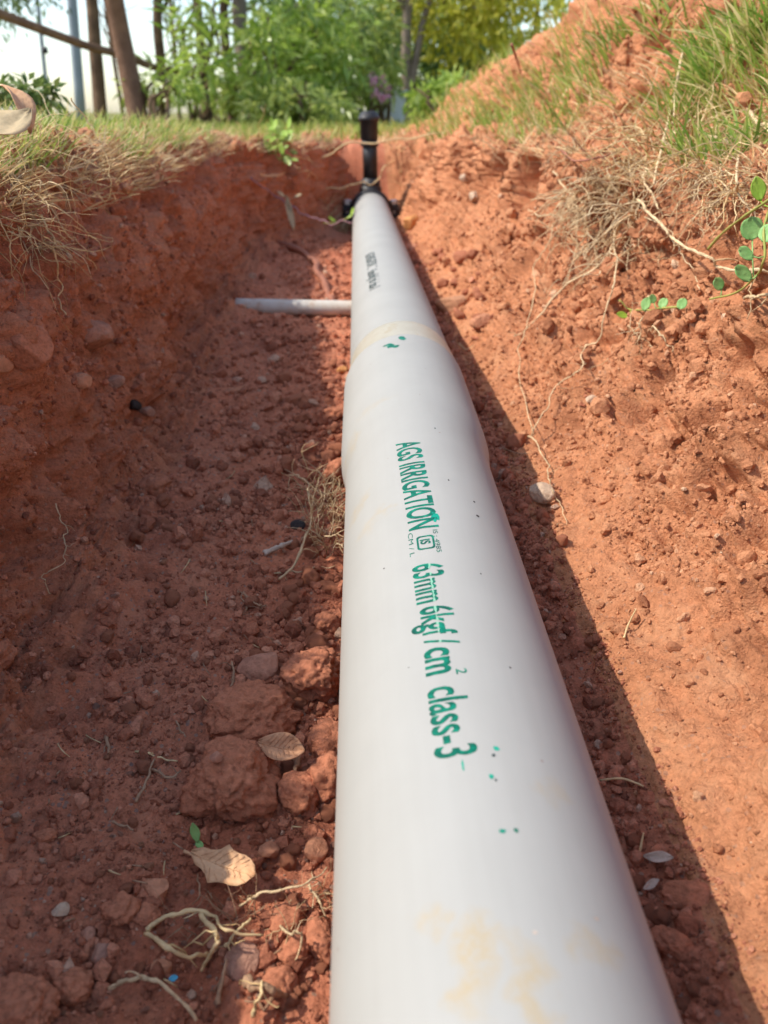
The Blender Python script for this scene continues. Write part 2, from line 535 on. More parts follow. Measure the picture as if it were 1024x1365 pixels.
disp += (ida - 0.5) * 0.0085 * wallw + (idb - 0.5) * (0.0050 * wallw + 0.0090 * upb2 + 0.0014 * floorw + 0.003 * topw) + (idc - 0.5) * (0.0016 * wallw + 0.0030 * upbank + 0.0016 * floorw + 0.0006 * bankw)
disp += clods * mask * (0.0030 * wallw + 0.0018 * floorw + 0.0060 * upb2 + 0.003 * topw)
disp += turb1 * (0.0030 * wallw + 0.0012 * floorw + 0.0040 * upbank + 0.0012 * bankw + 0.004 * topw)
disp += turb2 * (0.0015 * wallw + 0.0012 * floorw + 0.0017 * upbank + 0.0009 * bankw + 0.002 * topw)
disp += rough2 * (0.0010 * wallw + 0.0010 * floorw + 0.0009 * upbank + 0.0006 * bankw + 0.0012 * topw)
disp += crumbs * (0.0007 * wallw + 0.0012 * floorw + 0.0020 * upbank + 0.0006 * bankw)
disp += fine * (0.0006 + 0.0001 * upbank)
disp += grit * (0.0009 * floorw + 0.0006 * wallw + 0.0008 * upbank + 0.0006 * bankw)
disp -= cav * (0.0120 * upb2 + 0.0020 * bankw + 0.0065 * wallw)
disp -= cracks * (0.3 + 0.7 * mask) * (0.0060 * upbank + 0.001 * bankw + 0.003 * wallw)
pit3 = sstep(0.34, 0.66, fbm(p * np.array([92, 80, 100]), 2, 91)) * (0.35 + 0.65 * sstep(-0.2, 0.3, fbm(p * 22, 2, 92)))
disp -= pit3 * (0.0075 * upbank + 0.0012 * bankw + 0.0035 * wallw)
disp -= under_rim * 0.032 + under_left * 0.016
disp *= detail * pipegap
p2 = p + N.reshape(-1, 3) * disp[:, None]
PG = p2.reshape(NR, NC, 3)

idx = np.arange(NR * NC).reshape(NR, NC)


def strip(name, c0, c1, mat, label):
    cols = slice(c0, c1 + 1)
    v = PG[:, cols].reshape(-1, 3)
    nc = c1 + 1 - c0
    ii = np.arange(NR * nc).reshape(NR, nc)
    f = np.stack([ii[:-1, :-1], ii[:-1, 1:], ii[1:, 1:], ii[1:, :-1]], -1).reshape(-1, 4)
    o = fast_mesh(name, v, f, mat)
    return tag(o, label, None, None, 'structure')


def colat(u):
    return int(np.argmin(np.abs(ucols - u)))


k4, k8, k13, k17 = colat(4.0), colat(8.6), colat(12.4), colat(17.3)
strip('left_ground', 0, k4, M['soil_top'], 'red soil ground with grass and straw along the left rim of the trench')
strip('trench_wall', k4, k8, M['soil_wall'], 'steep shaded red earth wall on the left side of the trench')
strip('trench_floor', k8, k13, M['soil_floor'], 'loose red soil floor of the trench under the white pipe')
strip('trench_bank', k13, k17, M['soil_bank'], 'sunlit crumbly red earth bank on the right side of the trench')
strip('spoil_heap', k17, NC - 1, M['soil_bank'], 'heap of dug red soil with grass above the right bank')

# ray casting on a thinned copy of the surface
RS, CS = 2, 2
TV = PG[::RS, ::CS]
tr, tc = TV.shape[:2]
ti = np.arange(tr * tc).reshape(tr, tc)
tf = np.stack([ti[:-1, :-1], ti[:-1, 1:], ti[1:, 1:], ti[1:, :-1]], -1).reshape(-1, 4)
BVH = BVHTree.FromPolygons(TV.reshape(-1, 3).tolist(), tf.tolist())


def hit(px, py):
    """point of the soil seen at a place of the photograph, its normal and its depth"""
    dr = ray(px, py)
    loc, nor, _, _ = BVH.ray_cast(Vector((0, 0, 0)), Vector(dr))
    if loc is None:
        return None, None, None
    if nor.dot(Vector(dr)) > 0:
        nor = -nor
    return np.array(loc), np.array(nor), float(np.array(loc) @ C_F)


def ground_z(x, y):
    loc, nor, _, _ = BVH.ray_cast(Vector((x, y, 1.0)), Vector((0, 0, -1)))
    return loc.z if loc is not None else -0.062


# the open ground all round, out to the horizon
gb = MB()
xs = [-220, -60, -20, -8, -3, -1.45, 1.45, 3, 8, 20, 60, 220]
yy = [-220, -60, -8, -0.33, 2.66, 4, 8, 20, 60, 220]
vv = [(x, y, -0.066 + (0.0 if (abs(x) < 2 and y < 3) else 0.01 * math.sin(x * 0.7) * math.cos(y * 0.5))) for y in yy for x in xs]
ff = []
for r in range(len(yy) - 1):
    for c_ in range(len(xs) - 1):
        if yy[r] == -0.33 and xs[c_] == -1.45:
            continue
        ff.append((r * len(xs) + c_, r * len(xs) + c_ + 1, (r + 1) * len(xs) + c_ + 1, (r + 1) * len(xs) + c_))
gb.add(vv, ff)
t = NT('far_ground')
co = t.coord()
t.base(t.ramp(t.noise(co, 1.6, 6, 0.6), [(0.35, (0.13, 0.15, 0.035)), (0.55, (0.24, 0.22, 0.06)), (0.7, (0.34, 0.22, 0.10))]))
t.rough(0.95)
t.bump(t.noise(co, 40, 5, 0.7), 0.8, 0.02)
tag(gb.build('ground', t.m, None, False), 'level grassy ground stretching away behind the trench', None, None, 'structure')

# ================================================================== THE PIPE
R_P = 0.0315
NX0 = np.array([0.02392505, 0.00383952, -0.15222042]); ND = np.array([0.00164878, 0.99967412, 0.02547435])
FX0 = np.array([0.02914209, -0.00184396, -0.13276087]); FD = np.array([-0.00493352, 0.99987576, -0.01497057])


# the far length is pushed into the socket: let its near end sit there
_e0 = FX0 + FD * (0.45 - FX0[1]) / FD[1]; _e1 = FX0 + FD * (1.475 - FX0[1]) / FD[1]
_n0 = NX0 + ND * (0.45 - NX0[1]) / ND[1]
_e0 = _n0 + (_e0 - _n0) * 0.25
FX0 = _e0; FD = (_e1 - _e0) / np.linalg.norm(_e1 - _e0)


def on_axis(which, y):
    X0, D = (NX0, ND) if which == 'n' else (FX0, FD)
    return X0 + D * (y - X0[1]) / D[1]


def cyl_hit(px, py, which='n', rad=R_P):
    X0, D = (NX0, ND) if which == 'n' else (FX0, FD)
    v = ray(px, py); a = v - D * (v @ D); b = -(X0 - D * (X0 @ D))
    A, B, C_ = a @ a, 2 * a @ b, b @ b - rad * rad
    tt = (-B - math.sqrt(max(B * B - 4 * A * C_, 0))) / (2 * A)
    return v * tt


def lathe(which, prof, sides=128, close=False):
    """rings (y, radius) round a pipe axis"""
    D = ND if which == 'n' else FD
    a = np.cross(D, [0, 0, 1.0]); a /= np.linalg.norm(a)
    b = np.cross(a, D)
    ang = np.arange(sides) / sides * 2 * math.pi
    v = []
    for y, r in prof:
        c = on_axis(which, y)
        v.append(c + r * (np.cos(ang)[:, None] * a + np.sin(ang)[:, None] * b))
    v = np.concatenate(v)
    f = []
    m = len(prof)
    for i in range(m - 1):
        for k in range(sides):
            k2 = (k + 1) % sides
            f.append((i * sides + k, i * sides + k2, (i + 1) * sides + k2, (i + 1) * sides + k))
    return v, f


def pipe_material():
    t = NT('white_pvc')
    co = t.coord()
    c = t.ramp(t.noise(co, 30, 4, 0.6), [(0.3, (0.355, 0.346, 0.312)), (0.7, (0.380, 0.371, 0.335))])
    # mud and glue stains where they sit on the pipe
    wob = t.add('TexNoise'); wob.inputs['Scale'].default_value = 140; wob.inputs['Detail'].default_value = 4
    t.link(co, wob.inputs['Vector'])
    wv = t.add('VectorMath', operation='MULTIPLY_ADD')
    t.link(wob.outputs['Color'], wv.inputs[0]); wv.inputs[1].default_value = (0.016,) * 3; t.link(co, wv.inputs[2])
    grain_ = t.ramp(t.noise(co, 380, 5, 0.75), [(0.36, (0.25, 0.25, 0.25)), (0.56, (1, 1, 1))])
    stains = [(635, 1262, .0032, .008, .55), (618, 1295, .0026, .006, .45), (712, 1330, .0034, .009, .6), (800, 1262, .004, .004, .4), (655, 1248, .004, .003, .4), (480, 675, .003, .006, .35), (512, 680, .003, .004, .3),
              (492, 700, .004, .004, .25), (470, 600, .003, .008, .3), (740, 1060, .004, .004, .25), (500, 548, .01, .003, .2), (576, 1226, .0025, .003, .4)]
    for px, py, rx, ry, k in stains:
        h = cyl_hit(px, py)
        sub = t.add('VectorMath', operation='SUBTRACT'); t.link(wv.outputs[0], sub.inputs[0]); sub.inputs[1].default_value = tuple(h + 0.008)
        div = t.add('VectorMath', operation='DIVIDE'); t.link(sub.outputs[0], div.inputs[0]); div.inputs[1].default_value = (rx, ry, 0.02)
        ln = t.add('VectorMath', operation='LENGTH'); t.link(div.outputs[0], ln.inputs[0])
        mr = t.add('MapRange'); mr.inputs[1].default_value = 0.5; mr.inputs[2].default_value = 1.25; mr.inputs[3].default_value = k; mr.inputs[4].default_value = 0
        t.link(ln.outputs['Value'], mr.inputs[0])
        c = t.mix(t.math('MULTIPLY', mr.outputs[0], grain_), c, (0.42, 0.315, 0.165))
    # dust film on the flanks, near the soil
    sp = t.add('SeparateXYZ'); t.link(co, sp.inputs[0])
    dn = t.noise(co, 60, 5, 0.7)
    low = t.add('MapRange'); t.link(sp.outputs[2], low.inputs[0])
    low.inputs[1].default_value = -0.135; low.inputs[2].default_value = -0.165; low.inputs[3].default_value = 0; low.inputs[4].default_value = 0.7
    c = t.mix(t.math('MULTIPLY', low.outputs[0], dn), c, (0.5, 0.28, 0.17))
    # small specks
    v = t.add('TexVoronoi'); v.inputs['Scale'].default_value = 190; t.link(co, v.inputs['Vector'])
    sc = t.add('SeparateColor'); t.link(v.outputs['Color'], sc.inputs[0])
    g = t.math('MULTIPLY', t.math('GREATER_THAN', sc.outputs[0], 0.90), t.math('LESS_THAN', v.outputs['Distance'], 0.085))
    c = t.mix(t.math('MULTIPLY', g, 0.55), c, (0.25, 0.17, 0.13))
    # long scuffs
    mp = t.add('Mapping'); mp.inputs['Scale'].default_value = (420, 14, 420); t.link(co, mp.inputs['Vector'])
    sn = t.noise(mp.outputs[0], 1.0, 4, 0.6)
    c = t.mix(0.012, c, t.ramp(sn, [(0.35, (0.35, 0.33, 0.30)), (0.6, (0.9, 0.9, 0.9))]))
    t.base(c)
    rr = t.add('MapRange'); t.link(sn, rr.inputs[0]); rr.inputs[3].default_value = 0.5; rr.inputs[4].default_value = 0.65
    t.link(rr.outputs[0], t.b.inputs['Roughness'])
    t.b.inputs['Specular IOR Level'].default_value = 0.1
    t.bump(t.noise(co, 700, 3, 0.6), 0.04, 0.0004)
    return t.m


M['pvc'] = pipe_material()
t = NT('cement_ring')
co = t.coord()
t.base(t.ramp(t.noise(co, 90, 5, 0.7), [(0.35, (0.41, 0.365, 0.27)), (0.58, (0.44, 0.405, 0.32)), (0.70, (0.36, 0.26, 0.13))]))
t.rough(0.4)
M['cement'] = t.m
t = NT('dusty_pvc')
co = t.coord()
t.base(t.ramp(t.noise(co, 55, 6, 0.7), [(0.32, (0.42, 0.25, 0.15)), (0.45, (0.56, 0.49, 0.40)), (0.62, (0.60, 0.57, 0.50))]))
t.rough(0.6)
M['dusty_pvc'] = t.m


def ink_material(name, cols, streak):
    t = NT(name)
    co = t.coord()
    c = t.ramp(t.noise(co, 330, 5, 0.7), [(0.3, cols[0]), (0.5, cols[1]), (0.72, cols[2])])
    if streak:
        # the scratch that runs through the print
        h0, h1 = cyl_hit(571, 744), cyl_hit(588, 862)
        sp = t.add('SeparateXYZ'); t.link(co, sp.inputs[0])
        kx = (h1[0] - h0[0]) / (h1[1] - h0[1])
        xs_ = t.math('ADD', t.math('MULTIPLY', t.math('SUBTRACT', sp.outputs[1], float(h0[1])), float(kx)), float(h0[0]))
        dd = t.math('ABSOLUTE', t.math('SUBTRACT', sp.outputs[0], xs_))
        dd = t.math('ADD', dd, t.math('MULTIPLY', t.math('SUBTRACT', t.noise(co, 500, 3, 0.6), 0.5), 0.0012))
        inr = t.math('MULTIPLY', t.math('LESS_THAN', dd, 0.00026), t.math('LESS_THAN', sp.outputs[1], float(h0[1])))
        inr = t.math('MULTIPLY', inr, t.math('GREATER_THAN', sp.outputs[1], float(h1[1])))
        c = t.mix(inr, c, (0.22, 0.45, 0.30))
    worn = t.ramp(t.noise(co, 700, 4, 0.7), [(0.70, (0, 0, 0)), (0.78, (1, 1, 1))])
    c = t.mix(t.math('MULTIPLY', worn, 0.75), c, (0.66, 0.70, 0.64))
    t.base(c)
    t.rough(0.42)
    return t.m


M['ink'] = ink_material('green_ink', [(0.0, 0.05, 0.035), (0.0, 0.13, 0.075), (0.0, 0.27, 0.16)], True)
M['ink_bright'] = ink_material('bright_green_ink', [(0.0, 0.16, 0.10), (0.0, 0.30, 0.19), (0.02, 0.42, 0.28)], False)
M['ink_dark'] = ink_material('dark_ink', [(0.02, 0.03, 0.028), (0.03, 0.05, 0.045), (0.08, 0.11, 0.10)], False)

SOCK0, SOCK1 = 0.318, 0.428
pipe = empty('irrigation_pipe', (0.024, -0.3, -0.19))
tag(pipe, 'long white plastic irrigation pipe with green print lying along the red trench', 'pipe')
near_prof = [(y, R_P) for y in np.linspace(-0.33, 0.303, 12)]
b_ = MB(); b_.add(*lathe('n', near_prof)); near_pipe = under(pipe, b_.build('pipe_length', M['pvc']))
RS_ = 0.0341
RM_ = RS_ = 0.0340
bell = [(0.303, R_P), (0.309, R_P + .0001), (0.314, R_P + .0003), (0.319, R_P + .0009), (0.324, R_P + .0016), (0.329, R_P + .0022), (0.335, RS_ - .0001), (0.342, RS_)] + [(y, RS_) for y in np.linspace(0.36, SOCK1 - .003, 5)] + [(SOCK1 - .0012, RS_ - .0002), (SOCK1, RS_ - .0008), (SOCK1 + .0003, RS_ - .0014), (SOCK1 + .0003, R_P - .002)]
b_ = MB(); b_.add(*lathe('n', bell)); under(pipe, b_.build('socket', M['pvc']))
ring = [(SOCK1 - 0.004, R_P + .0006), (SOCK1 + 0.006, R_P + 0.0008), (SOCK1 + 0.020, R_P + 0.0006), (SOCK1 + 0.030, R_P + 0.0004), (SOCK1 + 0.034, R_P + 0.0002), (SOCK1 + 0.036, R_P - 0.001)]
b_ = MB(); b_.add(*lathe('f', ring)); under(pipe, b_.build('glue_ring', M['cement']))
far_prof = [(y, R_P) for y in np.linspace(SOCK1 - 0.012, 1.50, 20)] + [(1.5005, R_P * 0.9), (1.501, R_P * 0.5), (1.501, 0.001)]
b_ = MB(); b_.add(*lathe('f', far_prof)); far_pipe = under(pipe, b_.build('pipe_length', M['pvc']))


def wrap(which, s_y, h, lift=0.00007):
    """axis y and arc offset h (towards +x) to a point on the pipe wall"""
    c = on_axis(which, s_y)
    an = h / R_P
    return c + (R_P + lift) * np.array([math.sin(an), 0, math.cos(an)])


def arc_of(which, px, py):
    h = cyl_hit(px, py, which)
    c = on_axis(which, h[1])
    return h[1], math.atan2(h[0] - c[0], h[2] - c[2]) * R_P


DG = None


def text_mesh(s, bold=0.012, xscale=1.0):
    cu = bpy.data.curves.new('lettering_curve', 'FONT')
    cu.body = s; cu.size = 1.0; cu.offset = bold; cu.resolution_u = 4
    o = bpy.data.objects.new('lettering_curve', cu)
    COL.objects.link(o)
    bpy.context.view_layer.update()
    dg = bpy.context.evaluated_depsgraph_get()
    me = bpy.data.meshes.new_from_object(o.evaluated_get(dg))
    bpy.data.objects.remove(o); bpy.data.curves.remove(cu)
    return me


def print_text(s, which, ya, yb, ha, hb, height, mat, parent, bold=0.012, jitter=0.0):
    """text from axis place ya to yb (towards the eye), its middle line at arc ha to hb, capital height in metres"""
    me = text_mesh(s, bold)
    bm = bmesh.new(); bm.from_mesh(me); bpy.data.meshes.remove(me)
    xs_ = [v.co.x for v in bm.verts]
    x0, x1 = min(xs_), max(xs_)
    for v in bm.verts:
        v.co.y = (v.co.y - 0.36) * height / 0.72
        v.co.x = (v.co.x - x0) / (x1 - x0)
    for k in range(-9, 10):
        hh = k * height / 12
        bmesh.ops.bisect_plane(bm, geom=bm.verts[:] + bm.edges[:] + bm.faces[:], plane_co=(0, hh, 0), plane_no=(0, 1, 0), dist=1e-7)
    bmesh.ops.triangulate(bm, faces=bm.faces[:])
    for v in bm.verts:
        u = v.co.x
        y = ya + (yb - ya) * u
        h = ha + (hb - ha) * u + v.co.y
        if jitter:
            w = vnoise(np.array([[y * 900, h * 900, 1.5]]), 5)[0]
            y += float(w) * jitter
        v.co = wrap(which, y, h)
    me = bpy.data.meshes.new('lettering')
    bm.to_mesh(me); bm.free()
    me.materials.append(mat)
    o = bpy.data.objects.new('lettering', me)
    COL.objects.link(o)
    o.parent = parent
    return o


def words(which, parent, shift=None):
    spec = [('AGS IRRIGATION', (544, 588), (566, 704), 0.0094, 0.022), ('63mm', (570, 751), (578, 802), 0.0088, 0.02), ('6kgf', (582, 807), (588, 846), 0.0088, 0.02), ('/', (589, 850), (591, 859), 0.0088, 0.01),
            ('cm', (590, 862), (594, 897), 0.0088, 0.025), ('2', (615, 891), (616, 898), 0.0026, 0.01), ('class-3', (596, 914), (610, 1008), 0.0090, 0.016),
            ('IS : 4985', (580, 706), (586, 736), 0.0015, 0.0), ('CM / L', (547, 711), (550, 742), 0.0015, 0.0)]
    for s, A, B, hh, bo in spec:
        ya, ha = arc_of('n', *A); yb, hb = arc_of('n', *B)
        mat = M['ink']
        if shift:
            ya, yb = shift[0] + (ya - 0.286) * shift[1], shift[0] + (yb - 0.286) * shift[1]
            ha += shift[2]; hb += shift[2]
            mat = M['ink_dark']
        print_text(s, which, ya, yb, ha, hb, hh, mat, parent, bo, 0.00012)


words('n', near_pipe)
words('f', far_pipe, (0.765, 1.1, -0.0085))


def patch(which, px, py, w_px, h_px, mat, parent, name='ink_spot', seed=1, n=16, arc=None):
    """thin ragged ink blot lying on the pipe wall"""
    y0, h0 = arc_of(which, px, py)
    y1, h1 = arc_of(which, px + w_px, py); y2, h2 = arc_of(which, px, py + h_px)
    rh, ry = abs(h1 - h0), abs(y2 - y0)
    rr = random.Random(seed)
    b = MB(); v = [wrap(which, y0, h0)]
    for k in range(n):
        a = k / n * 2 * math.pi
        r = 0.7 + 0.5 * rr.random()
        v.append(wrap(which, y0 + ry * r * math.sin(a) + 0.4 * (arc or 0) * ry * math.cos(a), h0 + rh * r * math.cos(a)))
    f = [(0, 1 + k, 1 + (k + 1) % n) for k in range(n)]
    b.add(v, f)
    o = b.build(name, mat); o.parent = parent
    return o


# the mark between the words: a rounded frame with letters in it
yA, hA = arc_of('n', 566, 714); yB, hB = arc_of('n', 569, 732)
b_ = MB()
hw, hl = 0.0027, (yA - yB) / 2
cy_, ch_ = (yA + yB) / 2, (hA + hB) / 2


def rrect(hx, hy, r, n=6):
    out = []
    for cxx, cyy, a0 in ((hx - r, hy - r, 0), (-hx + r, hy - r, 90), (-hx + r, -hy + r, 180), (hx - r, -hy + r, 270)):
        for k in range(n):
            a = math.radians(a0 + 90 * k / (n - 1))
            out.append((cxx + r * math.cos(a), cyy + r * math.sin(a)))
    return out


o_, i_ = rrect(hw, hl, 0.0012), rrect(hw - 0.0006, hl - 0.0008, 0.0009)
nn = len(o_)
b_.add([wrap('n', cy_ + y, ch_ + x) for x, y in o_] + [wrap('n', cy_ + y, ch_ + x) for x, y in i_], [(k, (k + 1) % nn, nn + (k + 1) % nn, nn + k) for k in range(nn)])
o = b_.build('standard_mark', M['ink']); o.parent = near_pipe
print_text('IS', 'n', yA - 0.0022, yB + 0.0030, ch_ - 0.0001, ch_ + 0.0001, 0.0030, M['ink'], near_pipe, 0.03)
for k, (px, py, w, h, m_, ar) in enumerate([(617, 1020, 1.5, 8, 'ink_bright', 0), (662, 998, 4, 3.5, 'ink_bright', 0), (658, 1007, 2.5, 2, 'ink_dark', 0),
                                            (655, 1035, 3, 3.5, 'ink_bright', 0), (661, 1040, 2, 2, 'ink_dark', 0), (670, 1108, 5, 3, 'ink_bright', 0), (688, 1107, 3.5, 3, 'ink', 0), (580, 689, 6, 6, 'ink_bright', 0), (552, 551, 7, 1.5, 'ink_bright', -1.5), (558, 549, 5, 1.0, 'ink_bright', -1.5),
                                            (545, 890, 0.8, 0.8, 'ink_dark', 0), (580, 571, 1, 1, 'ink_dark', 0), (637, 688, 1.8, 1.4, 'char', 0), (680, 890, 1.5, 1.0, 'char', 0), (632, 669, 1.2, 1, 'char', 0), (598, 640, 1.0, 1, 'char', 0), (641, 765, 1.0, .8, 'char', 0), (512, 758, 1.0, .8, 'char', 0), (795, 1225, 3, 2, 'grey_chip', 0), (713, 1243, 3, 2, 'grey_chip', 0)]):
    patch('n', px, py, w, h, M[m_], near_pipe, seed=k + 3, arc=ar, name='ink_spot' if m_.startswith('ink') else 'dirt_speck')
_rp = R_P; R_P = RS_
for k, (px, py, w, h, ar) in enumerate([(523, 467, 10, 3, -2.2), (537, 457, 5, 2.5, -1.0)]):
    o = patch('n', px, py, w, h, M['ink'], pipe, seed=k + 40, arc=ar); o.location = -pipe.location
R_P = _rp

# ================================================================== BLACK RISER AT THE FAR END
rc = on_axis('f', 1.475)
riser = empty('riser_fitting', rc)
tag(riser, 'black plastic riser and saddle clamp standing at the far end of the white pipe', 'pipe fitting')


def vcyl(x, y, prof, sides=28, tilt=(0, 0)):
    z0 = prof[0][0]
    ang = np.arange(sides) / sides * 2 * math.pi
    v = []
    for z, r in prof:
        v.append(np.stack([x + tilt[0] * (z - z0) + r * np.cos(ang), y + tilt[1] * (z - z0) + r * np.sin(ang), np.full(sides, z)], 1))
    f = []
    for i in range(len(prof) - 1):
        for k in range(sides):
            k2 = (k + 1) % sides
            f.append((i * sides + k, i * sides + k2, (i + 1) * sides + k2, (i + 1) * sides + k))
    f.append(tuple(range(sides))[::-1]); f.append(tuple((len(prof) - 1) * sides + k for k in range(sides)))
    return np.concatenate(v), f


rx, ry_, rz = rc
zt = rz + R_P
b_ = MB()
b_.add(*lathe('f', [(1.452, R_P + 0.0003), (1.453, R_P + 0.005), (1.497, R_P + 0.005), (1.4985, R_P + 0.0003)], 64))
under(riser, b_.build('saddle_clamp', M['black_plastic']))
for s in (-1, 1):
    b_ = MB()
    bx = rx + s * (R_P + 0.009)
    hx = 0.0075
    for zz0, zz1 in ((rz + 0.002, rz + 0.012), (rz - 0.014, rz - 0.002)):
        vv = [(bx + sx * hx, ry_ + sy * 0.018, z) for z in (zz0, zz1) for sx, sy in ((-1, -1), (1, -1), (1, 1), (-1, 1))]
        b_.add(vv, [(0, 3, 2, 1), (4, 5, 6, 7), (0, 1, 5, 4), (1, 2, 6, 5), (2, 3, 7, 6), (3, 0, 4, 7)])
    lug = under(riser, b_.build('clamp_lug', M['black_plastic'], None, False))
    b_ = MB(); b_.add(*vcyl(bx, ry_ - 0.008, [(rz - 0.02, 0.004), (rz + 0.013, 0.004), (rz + 0.013, 0.008), (rz + 0.019, 0.008), (rz + 0.020, 0.006)], 6))
    under(riser, b_.build('bolt', M['bolt_steel'], None, False))
tl = (0.016, 0.0)
b_ = MB(); b_.add(*vcyl(rx, ry_, [(zt - 0.006, 0.019), (zt + 0.0086, 0.019), (zt + 0.0095, 0.0165), (zt + 0.0120, 0.0165), (zt + 0.0125, 0.0175), (zt + 0.0146, 0.0175), (zt + 0.0151, 0.0165), (zt + 0.0189, 0.0165), (zt + 0.0193, 0.0145), (zt + 0.0224, 0.0145)]))
under(riser, b_.build('outlet_boss', M['black_plastic']))
b_ = MB(); b_.add(*vcyl(rx, ry_, [(zt + 0.0224, 0.0125), (zt + 0.0843, 0.0125)], 28, (-0.02, 0)))
under(riser, b_.build('riser_tube', M['black_plastic']))
b_ = MB()
ridges = [(zt + 0.0224, 0.0145), (zt + 0.0292, 0.0145), (zt + 0.0297, 0.0130), (zt + 0.0757, 0.0130), (zt + 0.0761, 0.0150), (zt + 0.0808, 0.0150)]
b_.add(*vcyl(rx - 0.0014, ry_, [(zt + 0.0722, 0.0155), (zt + 0.0774, 0.0155), (zt + 0.0778, 0.0135), (zt + 0.0813, 0.0135)]))
under(riser, b_.build('collar', M['black_plastic']))
b_ = MB(); b_.add(*vcyl(rx - 0.002, ry_, [(zt + 0.0813, 0.0120), (zt + 0.0834, 0.0150), (zt + 0.1101, 0.0155), (zt + 0.1105, 0.0178), (zt + 0.1178, 0.0178), (zt + 0.1183, 0.0165), (zt + 0.1230, 0.0140), (zt + 0.1256, 0.009)]))
under(riser, b_.build('cap', M['black_plastic']))

#@@REST
# ================================================================== LOOSE SOIL
ICO = {}
for lv in (1, 2, 3, 4, 5):
    bm = bmesh.new(); bmesh.ops.create_icosphere(bm, subdivisions=lv, radius=1)
    bm.verts.ensure_lookup_table()
    ICO[lv] = (np.array([v.co[:] for v in bm.verts]), np.array([[v.index for v in f.verts] for f in bm.faces]))
    bm.free()


def rot_mats(n, rng):
    q_ = rng.normal(size=(n, 4)); q_ /= np.linalg.norm(q_, axis=1)[:, None]
    w, x, y, z = q_.T
    return np.stack([np.stack([1 - 2 * (y * y + z * z), 2 * (x * y - z * w), 2 * (x * z + y * w)], -1),
                     np.stack([2 * (x * y + z * w), 1 - 2 * (x * x + z * z), 2 * (y * z - x * w)], -1),
                     np.stack([2 * (x * z - y * w), 2 * (y * z + x * w), 1 - 2 * (x * x + y * y)], -1)], 1)


def scatter_crumbs(name, n, c0, c1, r0, r1, y0, y1, lv, mat, label, bias=None, power=2.2, seed=1, sink=0.25):
    """grains lying on the soil, thousands of them"""
    rng = np.random.default_rng(seed)
    rows = np.where((ys > y0) & (ys < y1))[0]
    m = n * 4
    ri = rng.integers(rows[0], rows[-1], m); ci = rng.integers(colat(c0), colat(c1), m)
    pos = PG[ri, ci]
    dens_ = 0.25 + 0.75 * sstep(-0.3, 0.4, fbm(pos * 45, 2, seed + 50))
    if bias is not None:
        dens_ = dens_ * bias(pos)
    keep = np.where(rng.random(m) < dens_)[0][:n]
    pos = pos[keep]; n = len(pos)
    dep = np.maximum(pos @ C_F, 0.12)
    u = rng.random(n)
    size = (r0 ** (1 - power) + u * (r1 ** (1 - power) - r0 ** (1 - power))) ** (1 / (1 - power))
    size *= np.clip(dep / 0.25, 0.75, 1.7)
    nor = N[ri[keep], ci[keep]]
    V, F_ = ICO[lv]
    kinds = []
    for k in range(10):
        d_ = 1 + 0.42 * fbm(V * 1.3 + k * 9.1, 2, 60 + k)[:, None]
        kinds.append(V * d_)
    kinds = np.array(kinds)
    kid = rng.integers(0, 10, n)
    sc = size[:, None] * rng.uniform(0.65, 1.15, (n, 3))
    R = rot_mats(n, rng)
    v = np.einsum('nij,nkj->nki', R, kinds[kid] * sc[:, None, :]) + (pos + nor * size[:, None] * (1 - 2 * sink) * 0.7)[:, None, :]
    f = F_[None] + (np.arange(n) * len(V))[:, None, None]
    o = fast_mesh(name, v.reshape(-1, 3), f.reshape(-1, 3), mat, False)
    return tag(o, label, None, None, 'stuff')


def nopipe(pos):
    return (np.abs(pos[:, 0] - 0.024) > 0.012).astype(float)


floor_bias = lambda pos: nopipe(pos) * (0.35 + 0.65 * sstep(-0.13, -0.02, pos[:, 0]))
ICO[0] = ICO[1]
_g = (1 + 5 ** .5) / 2
bm = bmesh.new(); bmesh.ops.create_icosphere(bm, subdivisions=1, radius=1); bm.verts.ensure_lookup_table()
if len(bm.verts) > 12:
    a_ = np.array([(-1, _g, 0), (1, _g, 0), (-1, -_g, 0), (1, -_g, 0), (0, -1, _g), (0, 1, _g), (0, -1, -_g), (0, 1, -_g), (_g, 0, -1), (_g, 0, 1), (-_g, 0, -1), (-_g, 0, 1)], float)
    a_ /= np.linalg.norm(a_[0])
    ICO[0] = (a_, np.array([(0, 11, 5), (0, 5, 1), (0, 1, 7), (0, 7, 10), (0, 10, 11), (1, 5, 9), (5, 11, 4), (11, 10, 2), (10, 7, 6), (7, 1, 8), (3, 9, 4), (3, 4, 2), (3, 2, 6), (3, 6, 8), (3, 8, 9), (4, 9, 5), (2, 4, 11), (6, 2, 10), (8, 6, 7), (9, 8, 1)]))
bm.free()
LV2 = 2 if len(ICO[1][0]) == 12 else 1                              # 42 vertices, 80 faces
scatter_crumbs('floor_grit', 30000, 8.2, 12.6, 0.00026, 0.0014, 0.03, 1.3, 0, M['crumb'], 'fine loose red grit covering the trench floor', floor_bias, 2.3, 1)
scatter_crumbs('floor_crumbs', 2400, 8.4, 12.4, 0.0011, 0.0032, 0.03, 1.3, LV2, M['crumb'], 'crumbly lumps of red soil strewn over the trench floor', floor_bias, 2.6, 2)
scatter_crumbs('wall_grit', 11000, 4.2, 8.4, 0.00035, 0.0016, 0.05, 1.3, 0, M['crumb'], 'loose grit clinging to the shaded left wall', None, 2.4, 3, 0.4)
scatter_crumbs('bank_grit', 42000, 12.3, 19.5, 0.00028, 0.0013, 0.03, 1.5, 0, M['bank_crumb'], 'fine grit lying on the sunlit right bank', lambda q_: 0.45 + 0.55 * sstep(0.09, 0.14, q_[:, 0]), 2.3, 4, 0.35)
